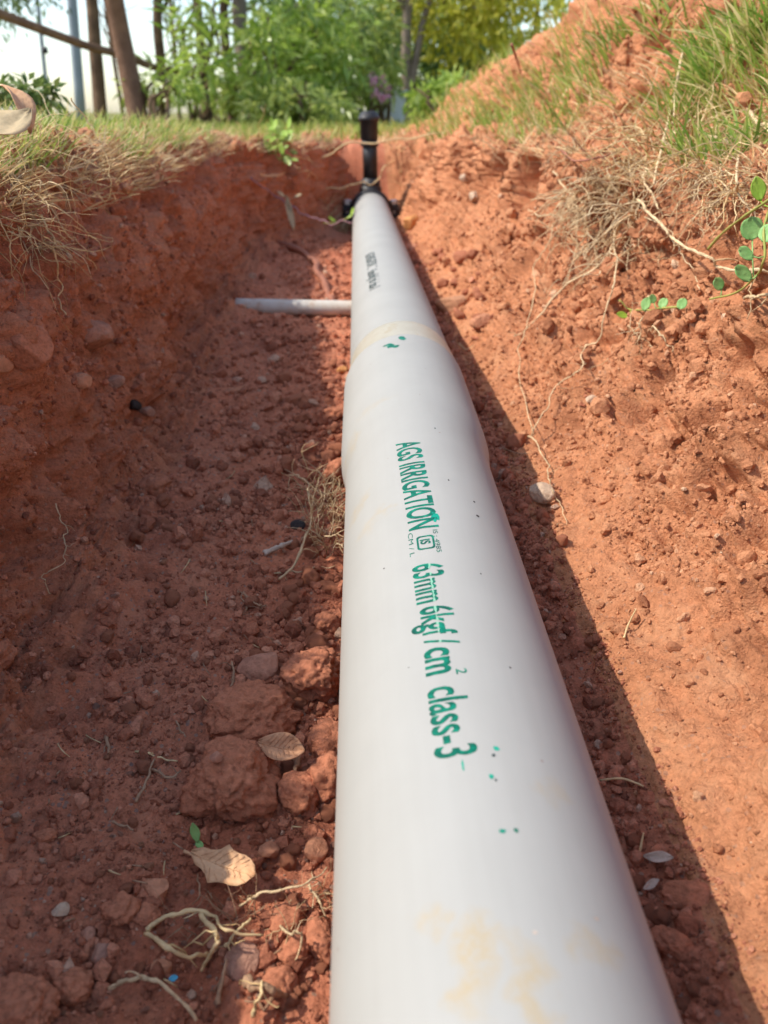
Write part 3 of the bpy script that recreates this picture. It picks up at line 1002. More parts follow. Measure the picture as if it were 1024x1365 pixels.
scatter_crumbs('bank_crumbs', 4200, 12.6, 20.5, 0.0009, 0.0034, 0.03, 1.6, LV2, M['bank_crumb'], 'crumbs of dry red soil stuck on the right bank', lambda q_: 0.10 + 0.9 * sstep(0.10, 0.15, q_[:, 0]), 2.4, 5, 0.4)
scatter_crumbs('rim_crumbs', 2500, 2.6, 4.4, 0.0008, 0.0040, 0.1, 1.6, LV2, M['bank_crumb'], 'crumbs of red soil along the left rim', None, 2.4, 6, 0.4)

# ---- clods and stones that can be told apart
def rock_mesh(name, rx, ry, rz, lv, seed, mat, kind='clod'):
    V, F_ = ICO[lv]
    v = V.copy()
    if kind == 'stone':                      # angular: flattened by a few random planes
        rr = np.random.default_rng(seed)
        for k in range(11):
            n_ = rr.normal(size=3); n_ /= np.linalg.norm(n_)
            lim = rr.uniform(0.62, 0.9)
            dd = v @ n_
            over = np.maximum(0, dd - lim)
            v = v - n_[None] * over[:, None] * 0.92
        v = v * (1 + 0.035 * fbm(V * 5 + seed, 3, seed)[:, None])
    else:
        d_ = 1 + 0.24 * fbm(V * 1.3 + seed * 3.1, 2, seed)
        d_ += 0.16 * (0.5 - np.abs(fbm(V * 2.6 + seed, 4, seed + 2, 0.62)))
        w_, i_d = worley(V * 4.2 + seed, seed)
        d_ += 0.07 * np.sqrt(np.maximum(0, 1 - (w_ / 0.8) ** 2)) * i_d
        d_ += 0.055 * fbm(V * 9, 4, seed + 5, 0.68)
        d_ -= 0.10 * sstep(0.3, 0.7, fbm(V * 5 + 9, 3, seed + 6))
        v = v * d_[:, None]
    v = v * np.array([rx, ry, rz])
    me = bpy.data.meshes.new(name)
    me.from_pydata(v.tolist(), [], F_.tolist())
    me.polygons.foreach_set('use_smooth', [kind != 'stone' or lv > 3] * len(F_))
    me.materials.append(mat)
    return me


def place_rock(name, px, py, rpx, rpy, label, cat, mat, seed, kind='clod', lv=4, sink=0.3, rot=None, group=None, thick=None):
    h, n_, d_ = hit(px, py)
    if h is None:
        return None
    # seen slanting from above: the height in the photo mixes length and thickness
    rx = rpx / F_PX * d_; rz = (thick or 0.8) * rpy / F_PX * d_; ry = rpy / F_PX * d_ * 1.1
    o = bpy.data.objects.new(name, rock_mesh(name, rx, ry, rz, lv, seed, M[mat], kind))
    COL.objects.link(o)
    o.location = h + np.array([0, 0, rz * (1 - sink) * 0.8]) + np.array([0, 0, 0])
    rr = random.Random(seed)
    o.rotation_euler = rot or (rr.uniform(-.25, .25), rr.uniform(-.25, .25), rr.uniform(-.5, .5))
    tag(o, label, cat, group)
    return o


ROCKS = [
    ('stone', 346, 896, 30, 25, 'smooth brown angular stone sitting behind the square red clod', 'stone', 'stone_brown', 11, 'stone', 4),
    ('clod', 335, 962, 54, 40, 'squarish crumbly red clod between the smooth brown stone and the largest clod', 'clod', 'clod', 12, 'clod', 5),
    ('clod', 312, 1055, 56, 54, 'largest round crumbly red clod with a pebble on top', 'clod', 'clod', 13, 'clod', 5),
    ('clod', 418, 912, 38, 38, 'dark crumbly clod right of the smooth brown stone beside the pipe', 'clod', 'clod', 14, 'clod', 5),
    ('clod', 440, 1000, 26, 30, 'sunlit clod touching the pipe above the folded dry leaf', 'clod', 'clod', 15, 'clod', 4),
    ('clod', 438, 1052, 28, 34, 'half sunlit clod touching the pipe right of the largest clod', 'clod', 'clod', 16, 'clod', 4),
    ('clod', 400, 1066, 26, 28, 'shaded clod between the largest clod and the pipe', 'clod', 'clod', 17, 'clod', 4),
    ('stone', 208, 1189, 20, 16, 'flat topped reddish stone left of the torn dry leaf', 'stone', 'stone_red', 18, 'stone', 4),
    ('clod', 160, 1218, 22, 19, 'dark rounded clod just left below the flat topped reddish stone', 'clod', 'clod', 19, 'clod', 4),
    ('clod', 196, 1226, 18, 14, 'small brown clod under the flat topped reddish stone', 'clod', 'clod', 20, 'clod', 4),
    ('pebble', 82, 1216, 12, 11, 'pale beige oval pebble alone on the shaded floor', 'pebble', 'stone_pale', 21, 'stone', 3),
    ('pebble', 117, 1249, 11, 10, 'brownish round pebble right below the pale oval pebble', 'pebble', 'stone_brown', 22, 'stone', 3),
    ('pebble', 217, 1293, 16, 12, 'reddish angular pebble beside the blue plastic fleck', 'pebble', 'stone_red', 23, 'stone', 3),
    ('stone', 324, 1288, 24, 24, 'flat grey brown stone right of the straw loop', 'stone', 'stone_grey', 24, 'stone', 4),
    ('clod', 100, 1318, 25, 22, 'red clod between the bottom left corner clod and the straw', 'clod', 'clod', 25, 'clod', 4),
    ('clod', 26, 1352, 56, 34, 'big red clod cut off by the bottom left corner', 'clod', 'clod', 26, 'clod', 5),
    ('clod', 384, 1230, 25, 20, 'sunlit knobbly clod beside the pipe near the straw loop', 'clod', 'clod', 27, 'clod', 4),
    ('clod', 394, 1270, 20, 18, 'small sunlit clod below the knobbly one beside the pipe', 'clod', 'clod', 28, 'clod', 4),
    ('clod', 428, 1260, 18, 24, 'sunlit clod pressed against the pipe beside the straw loop', 'clod', 'clod', 29, 'clod', 4),
    ('stone', 422, 1138, 17, 17, 'orange brown angular stone touching the pipe right of the torn dry leaf', 'stone', 'stone_red', 30, 'stone', 4),
    ('clod', 356, 1138, 18, 14, 'brown angular clod at the tip of the torn dry leaf', 'clod', 'stone_red', 31, 'stone', 4),
    ('stone', 288, 1258, 14, 12, 'small grey stone inside the straw loop', 'stone', 'stone_grey', 32, 'stone', 3),
    ('stone', 137, 1274, 15, 13, 'flat grey stone chip left of the reddish angular pebble', 'stone', 'stone_grey', 33, 'stone', 3),
    ('clod', 372, 1320, 24, 22, 'dull red clod at the bottom edge beside the pipe', 'clod', 'clod', 34, 'clod', 4),
    ('clod', 62, 1116, 14, 9, 'low red lump alone on the left of the floor', 'clod', 'clod', 35, 'clod', 4),
    ('stone', 722, 664, 16, 18, 'pale round pebble on the edge of the pipe shadow', 'pebble', 'stone_pale', 36, 'stone', 4),
    ('stone', 641, 434, 15, 13, 'dark red stone right of the pipe socket', 'stone', 'stone_red', 37, 'stone', 4),
    ('clod', 606, 412, 27, 16, 'pale dusty slab of soil right of the pipe socket', 'clod', 'clod_bright', 38, 'stone', 4),
    ('stone', 548, 302, 13, 13, 'orange stone against the far right side of the pipe', 'stone', 'stone_orange', 39, 'stone', 4),
    ('stone', 632, 266, 8, 10, 'pale stone stuck low in the far right bank', 'stone', 'stone_pale', 40, 'stone', 3),
    ('stone', 621, 241, 9, 9, 'pale stone stuck higher in the far right bank', 'stone', 'stone_pale', 41, 'stone', 3),
    ('clod', 914, 1198, 32, 22, 'angular red clod in the pipe shadow beside the white chips', 'clod', 'clod', 42, 'stone', 4),
    ('clod', 897, 1262, 26, 18, 'low red clod in the pipe shadow below the angular one', 'clod', 'clod', 43, 'clod', 4),
    ('stone', 789, 536, 12, 8, 'pale flat stone set in the smooth right bank', 'stone', 'stone_pale', 44, 'stone', 3),
    ('stone', 118, 452, 33, 30, 'large brown stone sticking out of the left wall', 'stone', 'stone_brown', 45, 'stone', 5),
    ('clod', 38, 468, 34, 36, 'broad dusty lump in the left wall beside the brown stone', 'clod', 'clod', 46, 'stone', 5),
    ('stone', 4, 486, 14, 18, 'orange stone in the left wall at the picture edge', 'stone', 'stone_red', 47, 'stone', 4),
    ('stone', 154, 510, 13, 12, 'grey stone below the large brown stone in the left wall', 'stone', 'stone_grey', 48, 'stone', 4),
    ('stone', 197, 550, 12, 10, 'grey stone at the foot of the left wall beside a black one', 'stone', 'stone_grey', 49, 'stone', 3),
    ('stone', 180, 541, 9, 12, 'black charred stone at the foot of the left wall', 'stone', 'char', 50, 'stone', 3),
    ('stone', 108, 512, 15, 16, 'reddish lump under the large brown stone in the left wall', 'stone', 'stone_red', 51, 'stone', 4),
    ('stone', 310, 523, 22, 5, 'flat pale chip on the floor below the narrow cross pipe', 'stone', 'stone_red', 52, 'stone', 3),
    ('stone', 398, 704, 11, 10, 'black charred lump beside the root tuft by the pipe', 'charcoal', 'char', 53, 'stone', 3),
    ('clod', 205, 655, 22, 17, 'reddish lump at the toe of the left wall', 'clod', 'clod', 54, 'clod', 4),
    ('clod', 437, 836, 16, 16, 'dark clod against the pipe above the dark crumbly one', 'clod', 'clod', 55, 'clod', 4),
    ('clod', 2, 880, 20, 22, 'red lump at the left edge of the picture halfway down the floor', 'clod', 'clod', 56, 'clod', 4),
    ('clod', 452, 640, 16, 22, 'sunlit clod against the pipe behind the root tuft', 'clod', 'clod', 57, 'clod', 4),
    ('clod', 448, 556, 16, 12, 'dark clod against the pipe below the socket', 'clod', 'clod', 58, 'clod', 4),
    ('stone', 457, 497, 8, 8, 'small orange stone touching the socket', 'stone', 'stone_orange', 59, 'stone', 3),
]
rock_objs = {}
for r in ROCKS:
    if r[3] <= 0:
        continue
    wall = r[1] < 200 and r[2] < 560
    rock_objs[r[8]] = place_rock(*r, sink=0.75 if wall else 0.35)
h = rock_objs[13].location
o = bpy.data.objects.new('pebble', rock_mesh('pebble', .0021, .002, .0017, 3, 71, M['stone_brown'], 'stone'))
COL.objects.link(o)
o.location = h + Vector((-0.0035, -0.002, rock_objs[13].dimensions.z * 0.45))
tag(o, 'smooth brown pebble lying on top of the largest clod', 'pebble')

# powder and crumbs packed round the clods
def packed(name, n, mat, label, seed):
    rng = np.random.default_rng(seed)
    V, F_ = ICO[0]
    vs = []; m = 0
    for o in rock_objs.values():
        if o is None or o.location.z > -.13:
            continue
        R_ = max(o.dimensions) * .5
        k = int(n * (R_ / .01))
        for _ in range(k):
            a_ = rng.uniform(0, 2 * math.pi); d_ = R_ * rng.uniform(.75, 1.5)
            x, y = o.location.x + d_ * math.cos(a_), o.location.y + d_ * math.sin(a_)
            if abs(x - .024) < .026:
                continue
            s_ = .0004 * (1 - rng.random()) ** -.55
            s_ = min(s_, .0028)
            z = ground_z(x, y)
            vs.append(V @ rot_mats(1, rng)[0].T * s_ * rng.uniform(.6, 1.2, 3) * (1 + .3 * rng.normal(size=(12, 1))).clip(.6, 1.4) + np.array([x, y, z + s_ * .35])); m += 1
    v = np.concatenate(vs); f = (F_[None] + (np.arange(m) * 12)[:, None, None]).reshape(-1, 3)
    tag(fast_mesh(name, v, f, mat, False), label, None, None, 'stuff')


packed('clod_powder', 60, M['crumb'], 'loose crumbs of soil packed round the clods', 3)
# clods nobody could tell apart, each a thing of its own
protos = [rock_mesh('clod', 1, 1, 0.8, 3, 90 + k, M['clod'], 'clod') for k in range(6)] + [rock_mesh('pebble', 1, 0.8, 0.65, 2, 96 + k, M[m_], 'stone') for k, m_ in enumerate(['stone_red', 'stone_brown', 'stone_grey'])]
rr = random.Random(5)


def many(n, xr, yr, size, choices, name, label, cat, group, mat=None, ok=None):
    k = tries = 0
    while k < n and tries < n * 30:
        tries += 1
        px, py = rr.uniform(*xr), rr.uniform(*yr)
        if ok and not ok(px, py):
            continue
        h, n_, d_ = hit(px, py)
        if h is None:
            continue
        s_ = rr.uniform(*size) * (rr.random() ** 0.7 * 0.6 + 0.5) / F_PX * d_
        if abs(h[0] - 0.024) < 0.030 + s_ and h[2] < -0.1:
            continue
        o = bpy.data.objects.new(name, protos[rr.choice(choices)])
        COL.objects.link(o)
        o.scale = (s_ * rr.uniform(.8, 1.2), s_ * rr.uniform(.8, 1.2), s_)
        o.rotation_euler = (rr.uniform(-.6, .6), rr.uniform(-.6, .6), rr.uniform(0, 6.28))
        o.location = h + n_ * s_ * 0.35
        tag(o, label(px, py) if callable(label) else label, cat, group)
        k += 1


def near_what(head):
    def lab(px, py):
        for lim, where in ((640, 'on the shaded floor below the narrow cross pipe'), (780, 'on the shaded floor level with the root tuft'), (900, 'on the floor behind the square red clod'),
                           (1010, 'level with the square red clod'), (1120, 'on the floor level with the largest clod'), (1210, 'on the floor level with the torn dry leaf'), (1300, 'on the floor level with the straw loop')):
            if py < lim:
                return head + ' ' + where
        return head + ' at the bottom of the shaded floor'
    return lab


left_floor = lambda px, py: px > 470 - (py - 160) * 0.52 and px < 466 - (py - 600) * 0.03
many(80, (60, 462), (560, 1360), (5, 12), range(6), 'clod', near_what('small crumbly red clod'), 'clod', 'small clods left of the pipe', ok=left_floor)
many(55, (370, 460), (450, 1360), (6, 16), range(6), 'clod', near_what('pipe side clod'), 'clod', 'clods along the left side of the pipe', ok=left_floor)
many(70, (20, 460), (700, 1360), (4, 8), (6, 7, 8), 'pebble', near_what('small angular pebble'), 'pebble', 'small pebbles left of the pipe', ok=left_floor)
many(34, (640, 960), (520, 1360), (5, 13), range(6), 'clod', lambda px, py: 'small red clod in the pipe shadow ' + ('beside the pale round pebble' if py < 760 else 'between the pale round pebble and the white chips' if py < 1100 else 'beside the white chips' if py < 1230 else 'below the white chips'), 'clod', 'small clods in the pipe shadow', ok=lambda px, py: 0 < px - (645 + .346 * (py - 600)) < 75)
many(16, (560, 640), (330, 440), (5, 11), range(6), 'clod', 'dusty clod at the foot of the right bank behind the socket', 'clod', 'clods behind the socket', ok=lambda px, py: px > 600 - (440 - py) * .45 + 8)


# ================================================================== NARROW PIPE CROSSING UNDER
def tube_obj(name, pts, rad, mat, parent=None, sides=8):
    b = MB(); b.add(*tube(pts, rad, sides)); return b.build(name, mat, parent)


hA_, nA_, dA_ = hit(338, 414)
hB_, nB_, dB_ = hit(466, 424)
zc = max(hA_[2], hB_[2]) + 0.0012
pA = np.array([hA_[0] - 0.02, hB_[1] + 0.012, zc + 0.001]); pB = np.array([0.02, hB_[1] + 0.004, zc - 0.001])
narrow = tube_obj('narrow_pipe', np.linspace(pA, pB, 12), 0.0072, M['dusty_pvc'], None, 20)
tag(narrow, 'narrow dusty white pipe crossing from the left wall under the thick pipe', 'pipe')

# ================================================================== ROOTS, STRAW AND STEMS
def lifted(px, py, off):
    """a point in front of the soil at this place of the photo, off metres towards the viewer"""
    if off < 0:
        return at_depth(px, py, -off)
    h, n_, d_ = hit(px, py)
    if h is None:
        return at_depth(px, py, 0.5)
    return at_depth(px, py, d_ - off * 1.35 - (0.003 if off > .003 else 0))


def strand_px(name, pts, r0, r1, mat, label=None, cat='root', off=0.004, group=None, n=None, wig=0.0, sides=6, seed=1, parent=None, branches=0, blen=0.02):
    """a root or straw traced along places of the photo; pts are (px, py) or (px, py, off)"""
    P_ = [lifted(p_[0], p_[1], p_[2] if len(p_) > 2 else off) for p_ in pts]
    path = smooth_path(P_, n or 8 * len(pts))
    if wig:
        path = wiggle(path, wig, len(pts) * 2.2, seed)
    rad_ = np.linspace(r0, r1, len(path)) * (1 + .30 * fbm(np.stack([np.arange(len(path)) * .55, np.full(len(path), seed * 2.3), np.zeros(len(path))], 1), 2, seed))
    b = MB(); b.add(*tube(path, rad_, sides))
    rr_ = random.Random(seed)
    for k in range(branches):
        i_ = rr_.randrange(2, len(path) - 2)
        dr = Vector((rr_.uniform(-1, 1), rr_.uniform(-.6, .2), rr_.uniform(-1, .5))).normalized()
        L = blen * rr_.uniform(.4, 1)
        q_ = np.array([path[i_] + np.array(dr) * L * s for s in np.linspace(0, 1, 7)])
        q_ = wiggle(q_, L * .22, 3, seed + k * 7)
        q_ += path[i_] - q_[0]
        b.add(*tube(q_, np.linspace(r1 * .8, r1 * .3, 7), 5))
    o = b.build(name, mat, parent)
    if label:
        tag(o, label, cat, group)
    return o


def tuft(name, label, cat, seeds, n, length, r, mat, seed, gravity=0.6, spread=1.0, group=None, wig=0.2, seg=9, sides=5, lift=0.003, pull=(0, 0, 0), fork=0.3, reach=.09):
    """a tangle of fine strands growing out of several spots of the photo"""
    rr_ = random.Random(seed)
    b = MB()
    c0 = hit(seeds[0][0], seeds[0][1])[0]
    for k in range(n):
        s_ = rr_.choice(seeds)
        px, py = s_[0] + rr_.gauss(0, s_[2]), s_[1] + rr_.gauss(0, s_[3] if len(s_) > 3 else s_[2])
        h, n_, d_ = hit(px, py)
        if h is None or np.linalg.norm(h - c0) > reach:
            continue
        L = length * rr_.uniform(0.35, 1.0)
        dr = np.array(n_) * 0.8 + np.array([rr_.gauss(0, .6), rr_.gauss(0, .6), rr_.gauss(0, .45)]) * spread + np.array(pull)
        dr /= np.linalg.norm(dr)
        pts = [h + n_ * lift * rr_.random()]
        for i_ in range(seg):
            dr = dr + np.array([rr_.gauss(0, wig), rr_.gauss(0, wig), rr_.gauss(0, wig) - gravity / seg])
            dr /= np.linalg.norm(dr)
            pts.append(pts[-1] + dr * L / seg)
        rad = r * rr_.uniform(.5, 1.2)
        b.add(*tube(pts, np.linspace(rad, rad * .35, seg + 1), sides))
        if rr_.random() < fork:
            i_ = rr_.randrange(2, seg)
            d2 = dr + np.array([rr_.gauss(0, .7), rr_.gauss(0, .7), rr_.gauss(0, .7)])
            d2 /= np.linalg.norm(d2)
            q_ = [pts[i_]]
            for j_ in range(5):
                d2 = d2 + np.array([rr_.gauss(0, wig), rr_.gauss(0, wig), rr_.gauss(0, wig) - gravity / 8])
                d2 /= np.linalg.norm(d2)
                q_.append(q_[-1] + d2 * L * .1)
            b.add(*tube(q_, np.linspace(rad * .6, rad * .25, 6), 4))
    o = b.build(name, mat)
    return tag(o, label, cat, group)


# left rim
tuft('dry_root_tuft', 'bushy tuft of dry straw coloured roots hanging over the left rim', 'roots', [(25, 235, 28, 26), (15, 290, 16, 18), (60, 215, 26, 14)], 95, 0.055, 0.00034, M['straw'], 1, 1.0, 1.0, lift=.004, pull=(.5, -.1, .1), wig=.3)
tuft('dry_root_tuft', 'fringe of dry straw along the left rim behind the big beige leaf', 'roots', [(130, 190, 30, 14), (200, 185, 36, 12), (270, 185, 30, 10)], 90, 0.04, 0.00032, M['straw'], 2, .9, 1.3, lift=.003, pull=(.3, -.2, .0), wig=.32)
tuft('dry_root_tuft', 'far fringe of dry straw at the left rim before the trench end', 'roots', [(340, 185, 26, 10), (400, 205, 14, 14)], 60, 0.06, 0.0005, M['straw'], 3, .8, 1.3, lift=.003, pull=(.2, -.2, .1), wig=.2)
for k, (pts, r, lb) in enumerate([
        ([(62, 262, .004), (95, 290, .012), (128, 318, .014), (152, 320, .014)], .00036, 'dry root reaching out right from the hanging tuft on the left rim'),
        ([(48, 250, .004), (80, 300, .014), (110, 330, .016), (128, 358, .016)], .00040, 'forked dry root pointing down from the hanging tuft on the left rim'),
        ([(85, 215, .004), (100, 232, .01), (125, 245, .012), (140, 278, .013)], .00034, 'bent dry root hanging below the left rim'),
        ([(60, 290, .004), (72, 330, .006), (78, 380, .007), (86, 420, .007)], .00055, 'long pale root hanging down the left wall under the tuft'),
        ([(20, 320, .005), (45, 300, .012), (90, 300, .014), (150, 316, .014)], .00032, 'long straight dry straw crossing the tuft on the left rim'),
        ([(92, 128, -.40), (118, 165, -.41), (138, 200, -.412), (146, 232, -.415), (146, 262, -.42)], .00036, 'single looping straw hanging from the grass over the left rim')]):
    strand_px('dry_root', pts, r, r * .5, M['straw'], lb, 'root', wig=.0015, seed=k, branches=3, blen=.014)
tuft('dry_root_tuft', 'small knot of dry roots under the left rim at the picture edge', 'roots', [(60, 330, 14, 12)], 20, 0.03, 0.0003, M['straw'], 9, 1.2, .9, pull=(.4, 0, -.2))
strand_px('thin_root', [(80, 675, .002), (86, 712, .004), (82, 745, .004), (58, 770, .004), (70, 788, .003)], .00028, .00018, M['root'], 'thin wavy pale root on the shaded left wall', 'root', wig=.0016, seed=3, sides=5, branches=4, blen=.006)
strand_px('thick_root', [(374, 322, .004), (410, 340, .010), (428, 370, .012), (440, 400, .010), (462, 412, .008)], .0042, .0030, M['red_root'], 'thick reddish root bending down to the pipe behind the narrow cross pipe', 'root', wig=.004, seed=4, sides=10)

# beside the pipe, left
tuft('root_tuft', 'sunlit tuft of pale roots standing against the pipe', 'roots', [(432, 740, 8, 12), (428, 700, 8, 12), (448, 720, 5, 16), (420, 665, 6, 8), (440, 690, 8, 20)], 110, 0.024, 0.00036, M['root'], 21, .1, 1.0, pull=(.1, -.15, .5), wig=.22, lift=.01)
for k, (pts, r, lb) in enumerate([
        ([(372, 775, .002), (398, 745, .006), (410, 712, .010), (414, 672, .015), (406, 640, .018), (384, 634, .018)], .0007, 'forked pale root stem leaning left of the pipe tuft'),
        ([(416, 676, .014), (424, 640, .018), (436, 622, .018)], .00032, 'short pale root tip above the pipe tuft'),
        ([(330, 812, .002), (322, 796, .003), (318, 784, .003)], .0004, 'short curled root on the floor left of the pipe tuft'),
        ([(322, 790, .002), (345, 808, .003), (352, 806, .002)], .0005, 'dull bent rootlet on the floor left of the pipe tuft'),
        ([(366, 764, .002), (400, 760, .003), (448, 754, .004)], .0004, 'straight straw lying below the pipe tuft')]):
    strand_px('root', pts, r, r * .5, M['root'] if k < 2 or k == 4 else M['dull_root'], lb, 'root', wig=.001, seed=30 + k, branches=4 if k < 2 else 2, blen=.01)
strand_px('wood_chip', [(352, 738, .002), (370, 730, .004), (390, 722, .003)], .0016, .0009, M['grey_chip'], 'grey splinter of wood on the floor left of the pipe tuft', 'wood', seed=8)

# floor straws near the eye
FS = [([(195, 1240, .002), (218, 1224, .004), (252, 1214, .005), (285, 1222, .005), (300, 1240, .004), (350, 1246, .003)], .00062, 'arched dry straw loop lying on the floor near the pipe', 'straw'),
      ([(195, 1244, .002), (222, 1262, .004), (250, 1275, .004), (276, 1272, .002)], .0007, 'flat pale straw blade under the straw loop', 'straw'),
      ([(268, 1220, .004), (288, 1244, .005), (286, 1262, .004), (268, 1294, .002)], .0008, 'broad pale straw blade crossing the straw loop', 'straw'),
      ([(145, 1320, .002), (175, 1306, .005), (205, 1306, .006), (230, 1322, .005), (262, 1362, .003)], .00062, 'curved brownish root in front of the straw loop', 'root'),
      ([(320, 1208, .002), (350, 1192, .004), (400, 1182, .006), (436, 1158, .006)], .00042, 'thin sunlit root running up to the pipe above the straw loop', 'root'),
      ([(300, 1262, .002), (318, 1240, .003), (335, 1225, .003)], .0006, 'short pale straw right of the straw loop', 'straw'),
      ([(336, 1352, .002), (346, 1330, .004), (352, 1306, .005)], .0005, 'upright pale straw at the bottom edge beside the pipe', 'straw'),
      ([(180, 1070, .001), (196, 1040, .003), (206, 1010, .003)], .0005, 'dull straw leaning left of the largest clod', 'dull_root'),
      ([(195, 1020, .001), (225, 1036, .002), (242, 1028, .003)], .0005, 'dull twig pointing at the largest clod', 'dull_root'),
      ([(182, 1000, .001), (210, 1008, .003), (236, 1014, .002)], .0004, 'pale straw lying left of the largest clod', 'straw'),
      ([(142, 982, .001), (146, 1005, .002)], .0008, 'short grey stick standing left of the dull straws', 'dull_root'),
      ([(308, 922, .002), (312, 896, .004), (309, 882, .004)], .0006, 'short grey straw beside the smooth brown stone', 'dull_root'),
      ([(232, 952, .002), (240, 970, .002), (248, 982, .002)], .0004, 'thin straw left of the square red clod', 'dull_root'),
      ([(152, 1096, .001), (178, 1106, .002)], .0004, 'thin dark twig left of the green seedling', 'dull_root'),
      ([(330, 1310, .003), (355, 1318, .004), (382, 1326, .002)], .0013, 'dark thick twig at the bottom beside the pipe', 'dull_root'),
      ([(290, 1340, .001), (296, 1310, .003), (302, 1280, .003)], .0007, 'dark stick left of the flat grey brown stone', 'dull_root'),
      ([(398, 1010, .003), (392, 1030, .004)], .0010, 'short grey stub under the folded dry leaf', 'dull_root'),
      ([(372, 1236, .003), (386, 1244, .006), (404, 1246, .006), (396, 1284, .002)], .0004, 'thin tangled root among the sunlit clods beside the pipe', 'root'),
      ([(412, 1180, .004), (425, 1200, .004), (438, 1225, .003)], .0004, 'thin root on the sunlit soil against the pipe', 'root'),
      ([(262, 1165, .001), (266, 1190, .003), (256, 1206, .001)], .0003, 'hair thin root above the straw loop', 'dull_root')]
for k, (pts, r, lb, m_) in enumerate(FS):
    strand_px('straw' if m_ == 'straw' else 'root', pts, r, r * .55, M[m_], lb, 'straw' if m_ == 'straw' else 'root', wig=.0004, seed=50 + k, branches=2 if m_ != 'dull_root' else 1, blen=.008)
tuft('root_tuft', 'tangle of fine brown roots on the floor at the straw loop', 'roots', [(255, 1235, 22, 8), (330, 1225, 22, 8)], 26, 0.014, 0.0002, M['dull_root'], 22, .2, 1.0, pull=(0, 0, .1), lift=.003)
tuft('root_tuft', 'tangle of fine roots on the sunlit soil against the pipe', 'roots', [(400, 1240, 18, 16), (425, 1190, 8, 14)], 24, 0.013, 0.0002, M['root'], 23, .2, 1.0, pull=(0, 0, .1), lift=.003)
# loose straws nobody could tell apart
for k in range(46):
    px, py = rr.uniform(60, 450), rr.uniform(620, 1350)
    if not left_floor(px, py):
        continue
    a_ = rr.uniform(0, math.pi); L_ = rr.uniform(7, 24)
    strand_px('rootlet', [(px, py, .0008), (px + L_ * .5 * math.cos(a_) + rr.uniform(-3, 3), py + L_ * .5 * math.sin(a_), .0022), (px + L_ * math.cos(a_), py + L_ * math.sin(a_), .0008)],
              .00028, .00015, M['dull_root'] if k % 3 else M['straw'], 'thin stray rootlet on the shaded floor left of the pipe', 'root', group='stray rootlets on the floor', sides=4, seed=k, n=9)
for k, (pts, lb) in enumerate([([(832, 850, .001), (838, 832, .003), (848, 812, .004)], 'pale straw stuck in the smooth right bank'),
                               ([(800, 1040, .001), (830, 1038, .003), (858, 1048, .002)], 'thin straw in the pipe shadow above the white chips'),
                               ([(852, 1140, .001), (858, 1110, .003)], 'thin upright straw in the pipe shadow beside the white chips'),
                               ([(612, 458, .003), (622, 466, .004), (632, 460, .002)], 'curled straw right of the socket'),
                               ([(672, 598, .001), (690, 604, .003), (706, 604, .001)], 'dark twig in the pipe shadow behind the pale round pebble')]):
    strand_px('straw', pts, .0004, .00025, M['straw'] if k != 4 else M['dull_root'], lb, 'straw', seed=80 + k)

# right bank: the big root tuft and its long roots
tuft('root_tuft', 'dense tangle of pale roots hanging from the right bank', 'roots', [(800, 290, 26, 26), (815, 320, 22, 20), (770, 265, 18, 12), (840, 270, 24, 16)], 260, 0.046, 0.00058, M['root'], 31, .9, 1.0, lift=.006, pull=(-.3, -.15, 0), wig=.26)
tuft('root_tuft', 'upper mat of pale straw under the grass of the right bank', 'roots', [(880, 190, 40, 16), (940, 200, 34, 20), (860, 150, 30, 20), (990, 230, 24, 20)], 230, 0.055, 0.00055, M['straw'], 32, .5, 1.2, lift=.006, pull=(-.25, -.2, .1), wig=.2)
tuft('root_tuft', 'fine roots dangling at the right edge above the round leaved creeper', 'roots', [(990, 215, 20, 14), (975, 260, 20, 16)], 44, 0.04, 0.00036, M['root'], 33, 1.2, .7, lift=.004, pull=(-.2, -.1, -.3), wig=.2)
for k, (px, py, lb) in enumerate([(860, 330, 'short fine rootlets hanging under the crooked root'), (780, 372, 'short fine rootlets beside the slanting thick root'), (935, 300, 'short fine rootlets in the hollow left of the creeper'), (850, 440, 'short fine rootlets under the bank seedling'), (700, 200, 'fine rootlets on the bank behind the dark red twig'), (960, 130, 'pale rootlets between the grass blades at the top right')]):
    tuft('root_tuft', lb, 'roots', [(px, py, 22, 16)], 22, 0.022, 0.0003, M['root'], 60 + k, .8, 1.0, lift=.002, pull=(-.1, -.1, -.1), wig=.28, reach=.03)

for k, (px, py, n_, L_, lb) in enumerate([(720, 186, 40, .04, 'dry fringe on the right rim behind the dark red twig'), (770, 200, 50, .045, 'dry fringe of straw on the right rim above the dense tangle'), (850, 215, 70, .05, 'straw fringe hanging off the right rim at the thick brown stem'), (920, 235, 70, .05, 'straw fringe hanging off the right rim below the fresh green tuft'), (985, 250, 60, .045, 'straw fringe hanging off the right rim at the picture edge'), (640, 186, 30, .05, 'dry fringe on the far right rim'), (590, 184, 26, .05, 'dry fringe on the right rim nearest the riser'), (448, 190, 40, .06, 'dry fringe hanging into the trench end left of the riser'), (520, 186, 34, .06, 'dry fringe at the trench end right of the riser')]):
    tuft('dry_root_tuft', lb, 'roots', [(px, py, 20, 9)], int(n_ * .65), L_ * .8, .00042, M['root'] if k % 2 else M['straw'], 160 + k, 1.0, 1.2, lift=.004, pull=(-.4, -.2, -.1), wig=.36, reach=.07)

